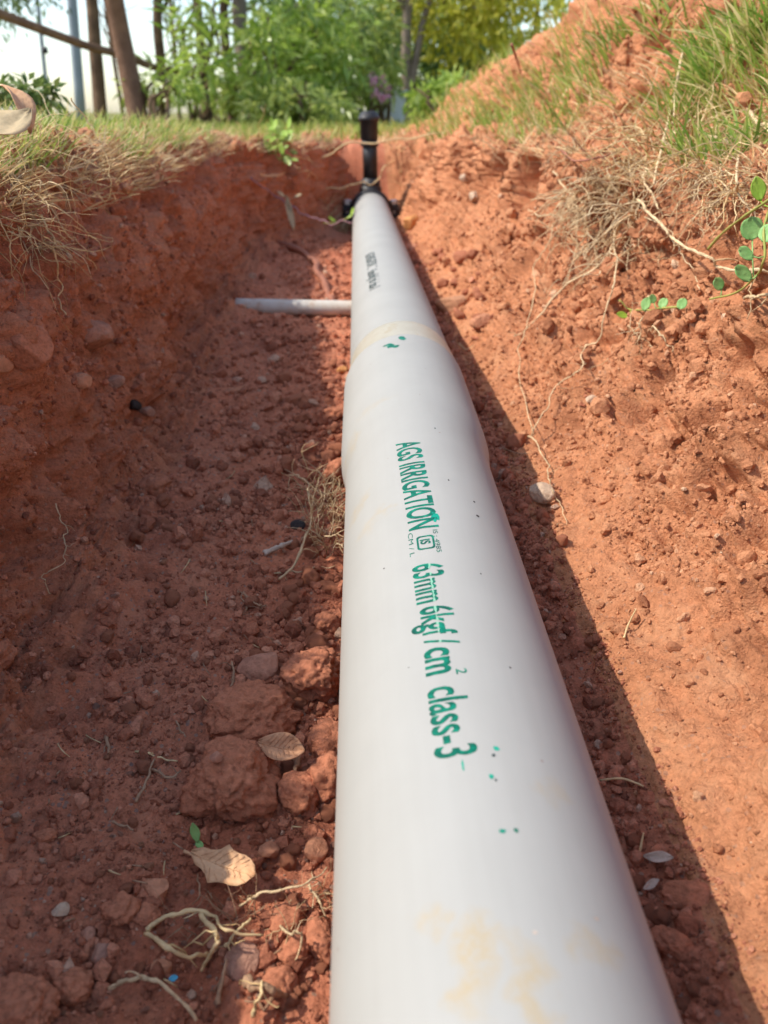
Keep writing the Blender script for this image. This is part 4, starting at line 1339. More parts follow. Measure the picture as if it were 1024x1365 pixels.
RS_L = [
    ([(912, 62, .03), (906, 95, .03), (893, 150, .024), (884, 185, .02), (872, 245, .010)], .0012, .0009, 'root', 'thick upright brown stem rising out of the right bank into the grass'),
    ([(683, 60, .06), (692, 90, .055), (702, 130, .045), (722, 168, .03), (748, 200, .018), (774, 214, .012), (812, 206, .008), (852, 186, .006)], .0011, .0008, 'red_root', 'long dark red twig arching in front of the right bank'),
    ([(738, 228, .02), (752, 250, .016), (775, 268, .012), (800, 280, .006)], .0009, .0007, 'root', 'stiff pale root pointing up left from the dense tangle'),
    ([(706, 280, .02), (718, 288, .022), (742, 288, .018), (770, 300, .01)], .0006, .0007, 'root', 'hooked pale root left of the dense tangle'),
    ([(826, 296, .01), (815, 335, .014), (790, 360, .012), (752, 382, .010), (722, 418, .008), (700, 440, .006), (686, 448, .003)], .0012, .0005, 'root', 'thick pale root slanting down left across the bank to a frayed end'),
    ([(742, 290, .02), (730, 330, .022), (712, 350, .022), (714, 380, .020), (704, 430, .016), (692, 470, .012), (694, 510, .010), (706, 560, .008), (710, 580, .006)], .00045, .0003, 'root', 'long thin root hanging down left from the hooked root to the smooth bank'),
    ([(820, 310, .012), (822, 360, .016), (812, 405, .018), (796, 455, .016), (778, 465, .014), (772, 490, .012), (742, 515, .010), (728, 545, .008), (708, 580, .006)], .0006, .0004, 'root', 'long crooked thin root meeting another above the pale round pebble'),
    ([(708, 580, .006), (722, 604, .005), (732, 635, .004), (736, 655, .003), (752, 684, .002), (744, 704, .001)], .00045, .0002, 'root', 'thin root end curling around the pale round pebble'),
    ([(850, 265, .01), (866, 285, .014), (886, 305, .016), (900, 320, .016), (926, 335, .016), (948, 345, .015), (962, 356, .015), (1000, 360, .014), (1040, 364, .012)], .0009, .0008, 'root', 'pale crooked root running right across the bank to the creeper'),
    ([(858, 292, .006), (885, 298, .010), (900, 325, .010), (916, 345, .008), (926, 372, .006), (935, 385, .004)], .0004, .0003, 'root', 'thin side root under the crooked root on the right bank'),
    ([(918, 185, .014), (945, 182, .018), (968, 190, .018), (988, 198, .016), (1010, 194, .014), (1040, 176, .012)], .0013, .0012, 'root', 'stout pale root crossing under the grass at the right edge'),
    ([(984, 200, .014), (982, 235, .016), (984, 258, .014), (1000, 280, .012), (1012, 284, .01)], .0007, .0004, 'root', 'pale root dropping from the stout root at the right edge'),
    ([(958, 205, .01), (962, 230, .014), (968, 250, .012), (974, 255, .008)], .0004, .0003, 'root', 'thin wavy root dropping below the stout root'),
    ([(862, 225, .012), (858, 240, .014), (866, 256, .012), (878, 280, .008)], .001, .0006, 'root', 'knobbly brown root base in the middle of the dense tangle'),
    ([(1000, 150, .02), (1015, 165, .022), (1040, 176, .02)], .0012, .001, 'root', 'short stout straw at the right edge below the grass'),
    ([(992, 398, .004), (1010, 396, .004), (1036, 390, .004)], .0009, .0007, 'root', 'brown root end at the right edge below the creeper'),
    ([(864, 392, .006), (858, 420, .008), (852, 450, .006), (860, 465, .002)], .0006, .0003, 'root', 'dry root hanging under the small green seedling on the bank'),
    ([(868, 432, .004), (884, 448, .006), (896, 470, .003)], .0005, .0003, 'root', 'short dry root beside the one under the bank seedling'),
    ([(780, 480, .003), (768, 500, .003)], .0003, .0002, 'root', 'tiny rootlet on the smooth bank'),
]
for k, (pts, r0, r1, m_, lb) in enumerate(RS_L):
    strand_px('twig' if m_ == 'red_root' else 'root', pts, r0 * 0.95, r1 * 0.8, M[m_], lb, 'twig' if m_ == 'red_root' else 'root', wig=.0016 if r0 < .0007 else .0007, seed=100 + k, branches=5 if r0 > .0006 else 3, blen=.012, n=14 * len(pts))

# ================================================================== LEAVES
def leaf_blade(L, W, seed, nu=10, nv=4, curl=0.25, fold=0.2, shape='oval', torn=False):
    """a curved leaf lying along +y, its stalk end at the origin"""
    v = []; f = []
    rr_ = random.Random(seed)
    for i_ in range(nu + 1):
        s_ = i_ / nu
        if shape == 'oval':
            w = math.sin(math.pi * min(1, s_ * 0.97 + 0.015)) ** 0.75
        elif shape == 'round':
            w = math.sqrt(max(0, 1 - (2 * s_ - 1) ** 2)) + 0.02
        else:
            w = math.sin(math.pi * s_ ** 0.7) ** 1.0 + 0.02
        if torn:
            w *= rr_.uniform(.72, 1.05)
        for j_ in range(-nv, nv + 1):
            t_ = j_ / nv
            x = t_ * w * W / 2
            z = fold * abs(x) + curl * L * (s_ - .5) ** 2 - 0.02 * L * math.sin(t_ * 7 + s_ * 9)
            v.append((x, s_ * L, z + rr_.uniform(-.01, .01) * W))
    m_ = 2 * nv + 1
    for i_ in range(nu):
        for j_ in range(m_ - 1):
            f.append((i_ * m_ + j_, i_ * m_ + j_ + 1, (i_ + 1) * m_ + j_ + 1, (i_ + 1) * m_ + j_))
    return np.array(v), f


def orient(v, base, fwd, up):
    f_ = np.array(fwd, float); f_ /= np.linalg.norm(f_)
    u_ = np.array(up, float); u_ -= f_ * (u_ @ f_); u_ /= np.linalg.norm(u_)
    r_ = np.cross(f_, u_)
    return base + v[:, 0:1] * r_ + v[:, 1:2] * f_ + v[:, 2:3] * u_


def leaf_px(name, p0, p1, width_px, mat, label, seed, off=0.003, up=None, parent=None, cat='leaf', shape='oval', torn=False, curl=.25, fold=.2, off1=None, veins=False):
    a_ = lifted(*p0, off); b_2 = lifted(*p1, off if off1 is None else off1)
    L = np.linalg.norm(b_2 - a_)
    d_ = a_ @ C_F
    v, f = leaf_blade(L, width_px / F_PX * d_, seed, curl=curl, fold=fold, shape=shape, torn=torn)
    upv = up if up is not None else -ray(*p0) + np.array([0, 0, .6])
    b = MB(); b.add(orient(v, a_, b_2 - a_, upv), f)
    if veins:
        rib = v[4::9] + np.array([0, 0, .00012])
        b.add(*tube(orient(rib, a_, b_2 - a_, upv), np.linspace(.00030, .0001, len(rib)), 5))
        g_ = v.reshape(-1, 9, 3)
        for i_ in range(1, len(g_) - 3):
            for sd_ in (-1, 1):
                vp = np.array([g_[i_][4], g_[i_ + 1][4 + sd_ * 2], g_[i_ + 2][4 + sd_ * 4] * np.array([.93, 1, 1])]) + np.array([0, 0, .0001])
                b.add(*tube(orient(vp, a_, b_2 - a_, upv), [.00009, .00008, .00006], 4))
        st_ = np.array([[0, -L * .18, .001], [0, -L * .08, .0006], [0, 0, .0001]])
        b.add(*tube(orient(st_, a_, b_2 - a_, upv), [.0005, .0004, .0004], 6))
    o = b.build(name, mat, parent)
    so = o.modifiers.new('thickness', 'SOLIDIFY'); so.thickness = 0.0002
    if label:
        tag(o, label, cat)
    return o


leaf_px('dry_leaf', (262, 1142), (346, 1172), 52, M['dead_leaf'], 'torn tan dry leaf lying flat in front of the largest clod', 1, .004, torn=True, veins=True, curl=.5)
leaf_px('dry_leaf', (347, 992), (408, 1004), 38, M['dead_leaf_dark'], 'folded brown dry leaf between the square clod and the pipe', 2, .006, fold=.5, veins=True, curl=.5)
leaf_px('dry_leaf', (858, 1142), (898, 1143), 14, M['grey_chip'], 'pale pointed dry leaf in the pipe shadow', 3, .003, fold=.3)
leaf_px('bark_chip', (858, 1186), (878, 1172), 10, M['grey_chip'], 'curled whitish bark chip in the pipe shadow under the pale leaf', 4, .003, fold=.5)
leaf_px('plastic_fleck', (225, 1306), (237, 1302), 8, M['blue_plastic'], 'tiny bright blue plastic fleck on the floor', 5, .002)
leaf_px('dry_leaf', (382, 262), (392, 308), 9, M['dead_leaf_pale'], 'narrow pale dry leaf hanging from the purple stem', 6, -1.10, off1=-1.10, fold=.4)
leaf_px('dry_leaf', (345, 236), (378, 234), 5, M['dead_leaf'], 'small brown dry leaf beside the lime green sprig', 7, .03)
# the big beige leaf on the left rim: a curled flap
b = MB()
v, f = leaf_blade(.030, .022, 9, curl=.5, fold=.1)
b.add(orient(v, at_depth(42, 158, .325), at_depth(-30, 176, .31) - at_depth(42, 158, .325), [-.15, -.66, .72]), f)
bl = b.build('dry_leaf', M['dead_leaf_pale'])
bl.modifiers.new('thickness', 'SOLIDIFY').thickness = .0003
tag(bl, 'big curled beige dry leaf on the left rim at the picture edge', 'leaf')
b = MB()
v, f = leaf_blade(.026, .010, 10, curl=-.6, fold=.5)
b.add(orient(v, at_depth(46, 168, .327), at_depth(4, 100, .33) - at_depth(46, 168, .327), [.8, -.5, .2]), f)
fl = b.build('leaf_flap', M['dead_leaf'], bl)
fl.modifiers.new('thickness', 'SOLIDIFY').thickness = .0003

# green seedling on the floor
sd = empty('seedling', hit(262, 1130)[0])
tag(sd, 'tiny dark green two leaved seedling at the foot of the largest clod', 'seedling')
under(sd, leaf_px('leaf', (264, 1122), (256, 1097), 12, M['clover_leaf'], None, 1, .004, off1=.008))
under(sd, leaf_px('leaf', (262, 1120), (270, 1132), 9, M['clover_leaf'], None, 2, .004, off1=.004))


def sprig(name, label, cat, stem_pts, leaves, stem_mat, leaf_mat, r, seed, shape='round', leafname='leaf'):
    h = lifted(*stem_pts[0])
    root = empty(name, h)
    tag(root, label, cat)
    P_ = [lifted(*p_) for p_ in stem_pts]
    path = wiggle(smooth_path(P_, 10 * len(P_)), .001, 5, seed)
    b = MB(); b.add(*tube(path, np.linspace(r, r * .7, len(path)), 7)); under(root, b.build('stem', stem_mat))
    for k, (px, py, off, ang, Lp, Wp, sh, mt) in enumerate(leaves):
        base = lifted(px, py, off)
        d_ = base @ C_F
        L = Lp / F_PX * d_; W = Wp / F_PX * d_
        fw_ = math.cos(ang) * C_R + math.sin(ang) * C_U - 0.25 * C_F
        v, f = leaf_blade(L, W, seed + k, nu=10, curl=.15, fold=.12, shape=sh or shape)
        b = MB(); b.add(orient(v, base, fw_, -C_F * .75 + np.array([-.35, -.1, .6])), f)
        near_i = int(np.argmin(np.linalg.norm(path - base, axis=1)))
        b.add(*tube([path[near_i], (path[near_i] + base) / 2 + np.array([0, 0, -.0006]), base], r * .5, 5))
        lf = under(root, b.build(leafname, mt or leaf_mat))
        lf.modifiers.new('thickness', 'SOLIDIFY').thickness = .00018
    return root


sprig('creeper_plant', 'round leaved green creeper hanging at the right edge of the bank', 'plant',
      [(1034, 262, .024), (1022, 300, .028), (1016, 345, .028), (1008, 366, .024), (980, 388, .018), (945, 399, .012)],
      [(1003, 320, .032, 1.75, 30, 28, None, None), (1016, 322, .03, .9, 26, 26, None, None), (1004, 342, .03, 2.9, 24, 22, None, None), (1002, 372, .026, 2.7, 30, 22, None, None), (962, 386, .018, 2.2, 18, 15, None, None), (1014, 268, .03, 1.9, 32, 20, 'oval', M['lime_leaf']), (1022, 290, .028, -.4, 26, 22, None, None)],
      M['stem_green'], M['clover_leaf'], .0006, 5)
strand_px('stem', [(944, 332, .018), (962, 312, .024), (990, 290, .028), (1032, 262, .03)], .0007, .0006, M['stem_green'], 'yellow green stem slanting up to the right edge above the creeper', 'stem', seed=9)
sprig('bank_seedling', 'small green seedling half buried in the right bank below the tangle', 'seedling',
      [(905, 410, .004), (880, 412, .010), (862, 414, .012), (842, 412, .010), (826, 402, .008)],
      [(858, 414, .014, 1.3, 18, 13, 'oval', None), (838, 422, .012, 3.0, 18, 11, 'oval', M['lime_leaf']), (880, 410, .012, 1.0, 14, 12, None, None), (906, 412, .008, 1.2, 15, 13, None, None), (872, 404, .01, 2.0, 12, 10, None, None)],
      M['stem_green'], M['clover_leaf'], .0006, 12)
sprig('hanging_sprig', 'lime green sprig hanging from the left rim above the purple stem', 'plant',
      [(322, 190, -1.14), (326, 215, -1.12), (336, 232, -1.11)],
      [(334, 238, -1.11, 2.2, 16, 10, 'oval', None), (338, 242, -1.11, -.6, 13, 9, 'oval', None), (326, 192, -1.13, 1.0, 14, 9, 'oval', None), (320, 192, -1.13, 2.4, 12, 9, 'oval', None)], M['stem_green'], M['lime_leaf'], .0007, 14)
rngp = random.Random(3)
sprig('rim_weed', 'leafy green weed clinging to the left rim before the trench end', 'plant',
      [(376, 178, -1.17), (372, 188, -1.15), (368, 200, -1.13), (372, 214, -1.13)],
      [(rngp.uniform(358, 388), rngp.uniform(168, 212), -rngp.uniform(1.11, 1.17), rngp.uniform(0, 6.3), rngp.uniform(9, 16), rngp.uniform(5, 9), 'oval', M['leaf_bright'] if k % 3 else M['lime_leaf']) for k in range(44)], M['stem_green'], M['leaf_bright'], .001, 16)
strand_px('purple_stem', [(338, 240, .03), (362, 258, -1.10), (385, 272, -1.10), (412, 288, -1.09), (440, 297, -1.08), (470, 295, -1.075)], .0012, .0010, M['stem_purple'], 'thin purple stem arching from the left wall to the pipe', 'stem', seed=3, n=40, wig=.003)
sprig('dry_sprig', 'greyish dry sprig on the purple stem', 'plant', [(372, 258, -1.10), (386, 264, -1.10), (396, 262, -1.10)], [(380, 262, -1.10, 2.6, 12, 5, 'oval', None), (392, 263, -1.10, .3, 12, 5, 'oval', None), (386, 268, -1.10, 4, 10, 5, 'oval', None)], M['dull_root'], M['dead_leaf_pale'], .0007, 18)
sprig('dry_sprig', 'pale yellow dry sprig at the end of the purple stem against the pipe', 'plant', [(432, 298, -1.08), (450, 296, -1.08), (470, 288, -1.075)], [(448, 296, -1.08, 2.6, 12, 4, 'oval', None), (460, 293, -1.08, .5, 14, 4, 'oval', None), (468, 288, -1.075, 1.2, 12, 5, 'oval', None)], M['stem_green'], M['lime_leaf'], .0007, 19)
# dry straw lying across the riser
p_ = [np.array([rx - .09, ry_ - .06, zt + .053]), np.array([rx - .045, ry_ - .055, zt + .072]), np.array([rx, ry_ - .05, zt + .079]), np.array([rx + .07, ry_ - .055, zt + .081]), np.array([rx + .14, ry_ - .06, zt + .095])]
o = tube_obj('straw', wiggle(smooth_path(p_, 40), .008, 6, 4), .0014, M['straw']); tag(o, 'long dry straw lying across the black riser', 'straw')
p_ = [np.array([rx - .10, ry_ - .06, zt - .01]), np.array([rx - .05, ry_ - .055, zt + .014]), np.array([rx + .00, ry_ - .045, zt + .018]), np.array([rx + .025, ry_ - .05, zt + .045])]
o = tube_obj('straw', wiggle(smooth_path(p_, 40), .006, 6, 5), .0012, M['straw']); tag(o, 'short grey straw lying across the base of the black riser', 'straw')

# ================================================================== GRASS
def grass(name, spots, n, length, width, mat, label, seed, lean=(0, 0, 0), droop=.9, kind='stuff', cat=None, seg=5, group=None, sd_=.45):
    """spots: list of functions returning a point and a normal"""
    rr_ = random.Random(seed)
    vs = np.zeros((n, (seg + 1) * 2, 3)); m = 0
    for k in range(n):
        base, nor = spots(rr_)
        if base is None:
            continue
        L = length * rr_.uniform(.35, 1.0)
        d_ = np.array([rr_.gauss(0, sd_), rr_.gauss(0, sd_), 1.0]) + np.array(lean) + np.array(nor) * .5
        d_ /= np.linalg.norm(d_)
        side = np.cross(d_, [rr_.gauss(0, 1), rr_.gauss(0, 1), .2]); side /= np.linalg.norm(side) + 1e-9
        hd = np.array([d_[0], d_[1], 0]); hd /= np.linalg.norm(hd) + 1e-6
        dr = droop * rr_.uniform(.2, 1.3)
        pt = np.array(base, float); step = L / seg
        for i_ in range(seg + 1):
            w = width * (1 - (i_ / seg) ** 1.6) * .5 + width * .03
            vs[m, 2 * i_] = pt - side * w; vs[m, 2 * i_ + 1] = pt + side * w
            d_ = d_ + hd * dr / seg - np.array([0, 0, dr * .9 / seg]) * (i_ / seg)
            d_ /= np.linalg.norm(d_)
            pt = pt + d_ * step
        m += 1
    vs = vs[:m]
    q_ = np.array([[2 * i_, 2 * i_ + 1, 2 * i_ + 3, 2 * i_ + 2] for i_ in range(seg)])
    f = (q_[None] + (np.arange(m) * (seg + 1) * 2)[:, None, None]).reshape(-1, 4)
    o = fast_mesh(name, vs.reshape(-1, 3), f, mat, True)
    return tag(o, label, cat, group, kind)


def on_cols(c0, c1, y0, y1, clump=0.0, seed=0, thr=0.0, ok=None):
    rows = np.where((ys > y0) & (ys < y1))[0]
    a_, b_2 = colat(c0), colat(c1)
    def spot(rr_):
        for _ in range(60):
            y_ = y0 + (y1 - y0) * rr_.random() ** 1.5
            r_ = int(np.searchsorted(ys, y_)); r_ = min(r_, NR - 1)
            c_ = rr_.randrange(a_, b_2)
            q_ = PG[r_, c_]
            if ok and not ok(q_):
                continue
            if clump and vnoise(np.array([q_ * clump]), seed)[0] < thr:
                continue
            return q_, N[r_, c_]
        return None, None
    return spot


def area(x0, x1, y0, y1, clump=0.0, seed=0, thr=0.0):
    def spot(rr_):
        for _ in range(30):
            y_ = y0 + (y1 - y0) * rr_.random() ** 1.6
            x_ = rr_.uniform(x0, x1) * (.4 + .6 * y_ / y1) if x0 < 0 < x1 else rr_.uniform(x0, x1)
            if clump and vnoise(np.array([[x_ * clump, y_ * clump, .5]]), seed)[0] < thr:
                continue
            return np.array([x_, y_, ground_z(x_, y_)]), np.array([0, 0, 1.0])
        return None, None
    return spot


grass('rim_grass', on_cols(2.4, 3.9, .18, 1.5, 22, 3, -.2), 2600, .026, .0012, M['grass'], 'green and yellowing grass along the left rim', 1, (.1, 0, .2), .8)
grass('rim_grass', on_cols(1.4, 2.6, .25, 1.9, 9, 4, -.2), 1800, .030, .0016, M['grass'], 'green grass on the ground behind the left rim', 2, (0, 0, .3), .7)
grass('rim_straw', on_cols(3.2, 4.6, .15, 1.5, 30, 5, -.35), 2800, .024, .0009, M['straw'], 'dry straw litter along the left rim', 3, (.2, 0, -.5), 1.0, sd_=.9)
grass('bank_grass', on_cols(16.2, 18.4, .20, .66, 26, 6, -.05), 2300, .040, .0018, M['grass'], 'bright green grass at the top of the right bank', 4, (-.15, -.1, .1), 1.0)
grass('bank_straw', on_cols(15.8, 18.2, .20, .95, 26, 7, -.3), 2300, .030, .0009, M['straw'], 'dry straw litter at the top of the right bank', 5, (-.3, -.1, -.2), 1.1, sd_=.8)
grass('heap_grass', on_cols(17.2, 20.5, .55, 1.5, 14, 8, .22), 700, .045, .0016, M['grass'], 'scattered grass on the red spoil heap', 6, (-.2, -.05, .2), .8)
grass('heap_grass', on_cols(16.2, 18.6, .8, 1.9, 10, 9, .0), 1300, .040, .0018, M['grass'], 'green grass along the far right rim of the trench', 7, (-.2, -.1, .2), .8)
grass('rim_straw', on_cols(3.4, 18, 1.4, 1.9, 12, 10, .1), 700, .03, .0014, M['straw'], 'dry straw around the far end of the trench', 8, (0, -.1, 0), 1.0, sd_=.8)
grass('lawn', area(-2.2, 2.2, 1.75, 7.0), 10000, .045, .004, M['lawn'], 'sunlit yellow green lawn behind the trench', 9, (0, 0, .4), .6, seg=3)
# tufts of grass that stand alone
for k, (px, py, s_, n_, L, lb) in enumerate([
        (452, 184, 12, 60, .055, 'green grass tuft at the trench end left of the black riser'),
        (935, 110, 22, 90, .060, 'tall fresh green grass tuft hanging over the right bank beside the brown stem'),
        (1000, 60, 26, 90, .060, 'dense green grass tuft in the top right corner'),
        (985, 150, 20, 60, .045, 'green grass tuft above the stout pale root'),
        (880, 40, 26, 50, .050, 'grass tuft behind the thick upright stem'),
        (640, 150, 14, 60, .060, 'yellow green grass tuft on the far right rim'),
        (585, 145, 14, 70, .065, 'bright green grass tuft nearest the black riser on the right rim'),
        (760, 60, 22, 50, .050, 'thin grass tuft on the face of the spoil heap'),
        (700, 120, 12, 30, .045, 'small grass tuft behind the dark red twig'),
        (840, 150, 12, 26, .040, 'sparse green blades left of the brown stem'),
        (250, 150, 20, 50, .030, 'taller grass tuft on the left rim below the leaning trunks'),
        (160, 145, 16, 46, .026, 'green grass tuft on the left rim right of the big beige leaf'),
        (520, 175, 14, 40, .060, 'yellow grass tuft right behind the black riser')]):
    def sp(rr_, px=px, py=py, s_=s_):
        c0 = hit(px, py)[0]
        h, nn_, dd_ = hit(px + rr_.gauss(0, s_), py + rr_.gauss(0, s_ * .5))
        if h is None or c0 is None or np.linalg.norm(h - c0) > .035:
            return None, None
        return h, nn_
    grass('grass_tuft', sp, n_, L, .0018 if L < .055 else .0022, M['grass'], lb, 20 + k, (-.1, -.15, .1), 1.0, kind='thing', cat='grass')

# ================================================================== TREES, POLES AND BUSHES BEHIND
def limb_path(p0, p1, sag, seed, n=14, wig=.03):
    p_ = np.array([np.array(p0) + (np.array(p1) - np.array(p0)) * s for s in np.linspace(0, 1, n)])
    p_[:, 2] += sag * np.sin(np.linspace(0, math.pi, n))
    q_ = wiggle(p_, wig, 3, seed)
    return q_ + (p_[0] - q_[0])


def leaf_cloud(centers, n, L, W, seed, droop=.3, out=None):
    """small folded leaves round given centres (x, y, z, radius); 4 verts, 2 faces each"""
    rng = np.random.default_rng(seed)
    c_ = np.array(centers)
    w_ = c_[:, 3] ** 2; k = rng.choice(len(c_), n, p=w_ / w_.sum())
    dirs = rng.normal(size=(n, 3)); dirs /= np.linalg.norm(dirs, axis=1)[:, None]
    rad = c_[k, 3] * (rng.random(n) ** .45)
    base = c_[k, :3] + dirs * rad[:, None] * np.array([1, 1, .85])
    fw_ = dirs * .7 + rng.normal(size=(n, 3)) * .6 + np.array([0, 0, -droop]); fw_ /= np.linalg.norm(fw_, axis=1)[:, None]
    sd = np.cross(fw_, rng.normal(size=(n, 3))); sd /= np.linalg.norm(sd, axis=1)[:, None]
    up_ = np.cross(sd, fw_)
    l_ = L * rng.uniform(.5, 1.1, n)[:, None]; ww = W * rng.uniform(.6, 1.1, n)[:, None]
    mid = base + fw_ * l_ * .45
    v = np.stack([base, mid - sd * ww * .5 + up_ * ww * .15, base + fw_ * l_ - np.array([0, 0, .15]) * l_, mid + sd * ww * .5 + up_ * ww * .15], 1)
    i0 = np.arange(n) * 4
    f = np.concatenate([np.stack([i0, i0 + 1, i0 + 2], 1), np.stack([i0, i0 + 2, i0 + 3], 1)])
    return v.reshape(-1, 3), f


def px_at(px, py, y):
    """point at world distance y on the line of sight: a place measured in the photo"""
    r_ = ray(px, py); return r_ * (y / r_[1])


GZ = -0.064


def tree(name, label, px, y, top, r, mat, crown=None, limbs=(), group=None, cmat=None, seed=1, leafL=.09, leafW=.035, n=1500, cat='tree'):
    """px: where the trunk meets the ground line in the photo; top: where it leaves at the upper edge; crown: list of (px, py, y, radius)"""
    b0 = px_at(px, 160, y); b0[2] = GZ - .02
    t1 = px_at(*top, y)
    k_ = 1.9
    t2 = b0 + (t1 - b0) * k_
    root = empty(name, (b0[0], b0[1], GZ))
    tag(root, label, cat, group)
    pth = limb_path(b0, t2, 0, seed, 22, r * .5)
    b = MB(); b.add(*tube(pth, np.linspace(r * 1.12, r * .72, 22), 12)); tk = under(root, b.build('trunk', mat))
    for k, (f0, dx, dz, rr_) in enumerate(limbs):
        p0 = pth[int(f0 * 21)]
        q_ = limb_path(p0, p0 + np.array([dx, .1 * (-1) ** k, dz]), .05, seed + k + 3, 12, .04)
        b = MB(); b.add(*tube(q_, np.linspace(rr_, rr_ * .3, 12), 7)); under(root, b.build('limb', mat))
    cr = []
    for c_ in (crown or []):
        q_ = px_at(c_[0], c_[1], c_[2]); cr.append((*q_, c_[3]))
    if cmat:
        if not cr:
            tt = pth[-1]
            cr = [(tt[0] + random.uniform(-.5, .5), tt[1] + random.uniform(-.3, .5), tt[2] + random.uniform(-.1, .6), random.uniform(.3, .5)) for _ in range(7)]
        v, f = leaf_cloud(cr, n, leafL, leafW, seed)
        under(root, fast_mesh('crown', v, f, cmat, False))
        # twigs that carry the clumps
        b = MB()
        for c_ in cr:
            st = pth[min(21, 12 + int(9 * random.random()))]
            q_ = limb_path(st, np.array(c_[:3]), .05, seed, 10, .05)
            b.add(*tube(q_, np.linspace(r * .3, r * .08, 10), 6))
        under(root, b.build('twigs', mat))
    return root


def fence_points():
    return px_at(-60, -6, 3.6), px_at(252, 96, 4.6)


a_, b_2 = fence_points()
o = tube_obj('wooden_rail', limb_path(a_, b_2, -.02, 3, 24, .02), np.linspace(.020, .014, 24), M['rail_wood'], None, 10)
tag(o, 'slanting brown wooden rail running behind the left trunks', 'rail')

tree('slim_tree', 'slim straight brown trunk second from the left, behind the slanting rail', 134, 4.4, (116, 0), .030, M['bark'], cmat=M['leaf_mid'], seed=1, n=320, limbs=[(.75, -.4, .3, .012)])
tree('slim_tree', 'thickest reddish brown leaning trunk on the left', 187, 3.9, (156, 0), .041, M['bark_red'], cmat=M['leaf_mid'], seed=2, n=320, limbs=[(.72, .4, .3, .014)])
tree('slim_tree', 'thin brown trunk right of the thickest leaning trunk', 217, 4.6, (206, 0), .024, M['bark'], cmat=M['leaf_mid'], seed=3, n=320, limbs=[(.5, .3, .3, .012)])
tree('slim_tree', 'thin dark trunk behind the bright long leaved bush', 272, 5.0, (262, 0), .022, M['bark'], cmat=M['leaf_mid'], seed=4, n=320, limbs=[(.3, .3, .3, .012)])
tree('slim_tree', 'narrow dark trunk right of the long leaved bush', 311, 5.2, (300, 0), .026, M['bark'], cmat=M['leaf_mid'], seed=5, n=320, limbs=[(.3, -.3, .2, .012), (.5, .4, .3, .012)])
tree('slim_tree', 'rough grey trunk between the long leaved bush and the green shrubs', 338, 5.0, (318, 0), .042, M['bark_grey'], cmat=M['leaf_mid'], seed=6, n=320, limbs=[(.3, .4, .4, .016)])
tree('forked_tree', 'forked grey trunk on the right under the yellow green crown', 541, 6.0, (544, 0), .034, M['bark_grey'],
     crown=[(600, 40, 6.2, .30), (640, 20, 6.0, .32), (680, 10, 6.1, .3), (560, 10, 6.4, .3), (620, -40, 6.0, .4), (700, -50, 6.0, .4), (540, -60, 6.2, .4), (650, 60, 6.4, .2)], cmat=M['leaf_yellow'], seed=7, n=3400, leafL=.075, leafW=.035,
     limbs=[(.16, .20, .85, .030), (.5, -.5, .5, .02)])
tree('bare_tree', 'bare thin branched sapling against the sky left of the leaning trunk', 165, 5.6, (140, 0), .011, M['bark'], seed=8, limbs=[(.30, -.12, .35, .005), (.36, .14, .4, .005), (.42, -.2, .4, .005), (.5, .2, .5, .005), (.33, .10, .3, .004), (.46, -.25, .35, .005), (.55, .3, .4, .005)])
tree('bare_tree', 'bare branched sapling between the two rightmost thin trunks', 240, 5.8, (228, 0), .012, M['bark'], seed=18, limbs=[(.30, -.12, .35, .005), (.36, .14, .4, .005), (.42, -.2, .4, .005), (.5, .2, .5, .005), (.33, .10, .3, .004), (.46, -.25, .35, .005), (.55, .3, .4, .005)])
tree('leafy_tree', 'dark leafy tree hanging into the top left corner', -70, 4.6, (-80, 0), .05, M['bark'], crown=[(8, 6, 4.6, .15), (48, -16, 4.6, .16), (-30, 10, 4.7, .22), (-40, -50, 4.7, .3), (30, -60, 4.6, .3), (75, -30, 4.6, .1)], cmat=M['leaf_dark'], seed=9, n=1500, leafL=.05, leafW=.014)

# poles
def pole(label, px, y, top, r, seed, box=None):
    b0 = px_at(px, 160, y); b0[2] = GZ - .05
    t1 = px_at(*top, y); t2 = b0 + (t1 - b0) * 3.0
    root = empty('utility_pole', (b0[0], b0[1], GZ)); tag(root, label, 'pole')
    b = MB(); b.add(*tube(np.linspace(b0, t2, 10), np.linspace(r, r * .7, 10), 14)); under(root, b.build('shaft', M['pole_grey']))
    b = MB(); b.add(*tube([t2 + np.array([-.3, 0, -.05]), t2 + np.array([.3, 0, -.05])], r * .7, 8)); under(root, b.build('cross_arm', M['pole_grey']))
    if box:
        c_ = px_at(*box, y - .03)
        b = MB(); b.add(*tube([c_ - np.array([0, 0, .035]), c_ + np.array([0, 0, .035])], .035, 8)); under(root, b.build('junction_box', M['black_plastic']))
    return root


pole('thick bluish grey utility pole against the sky on the left', 108, 9.0, (96, 0), .052, 1)
pole('very thin pale grey pole with a small dark box on the far left', 66, 11.0, (50, 0), .026, 2, (60, 67))


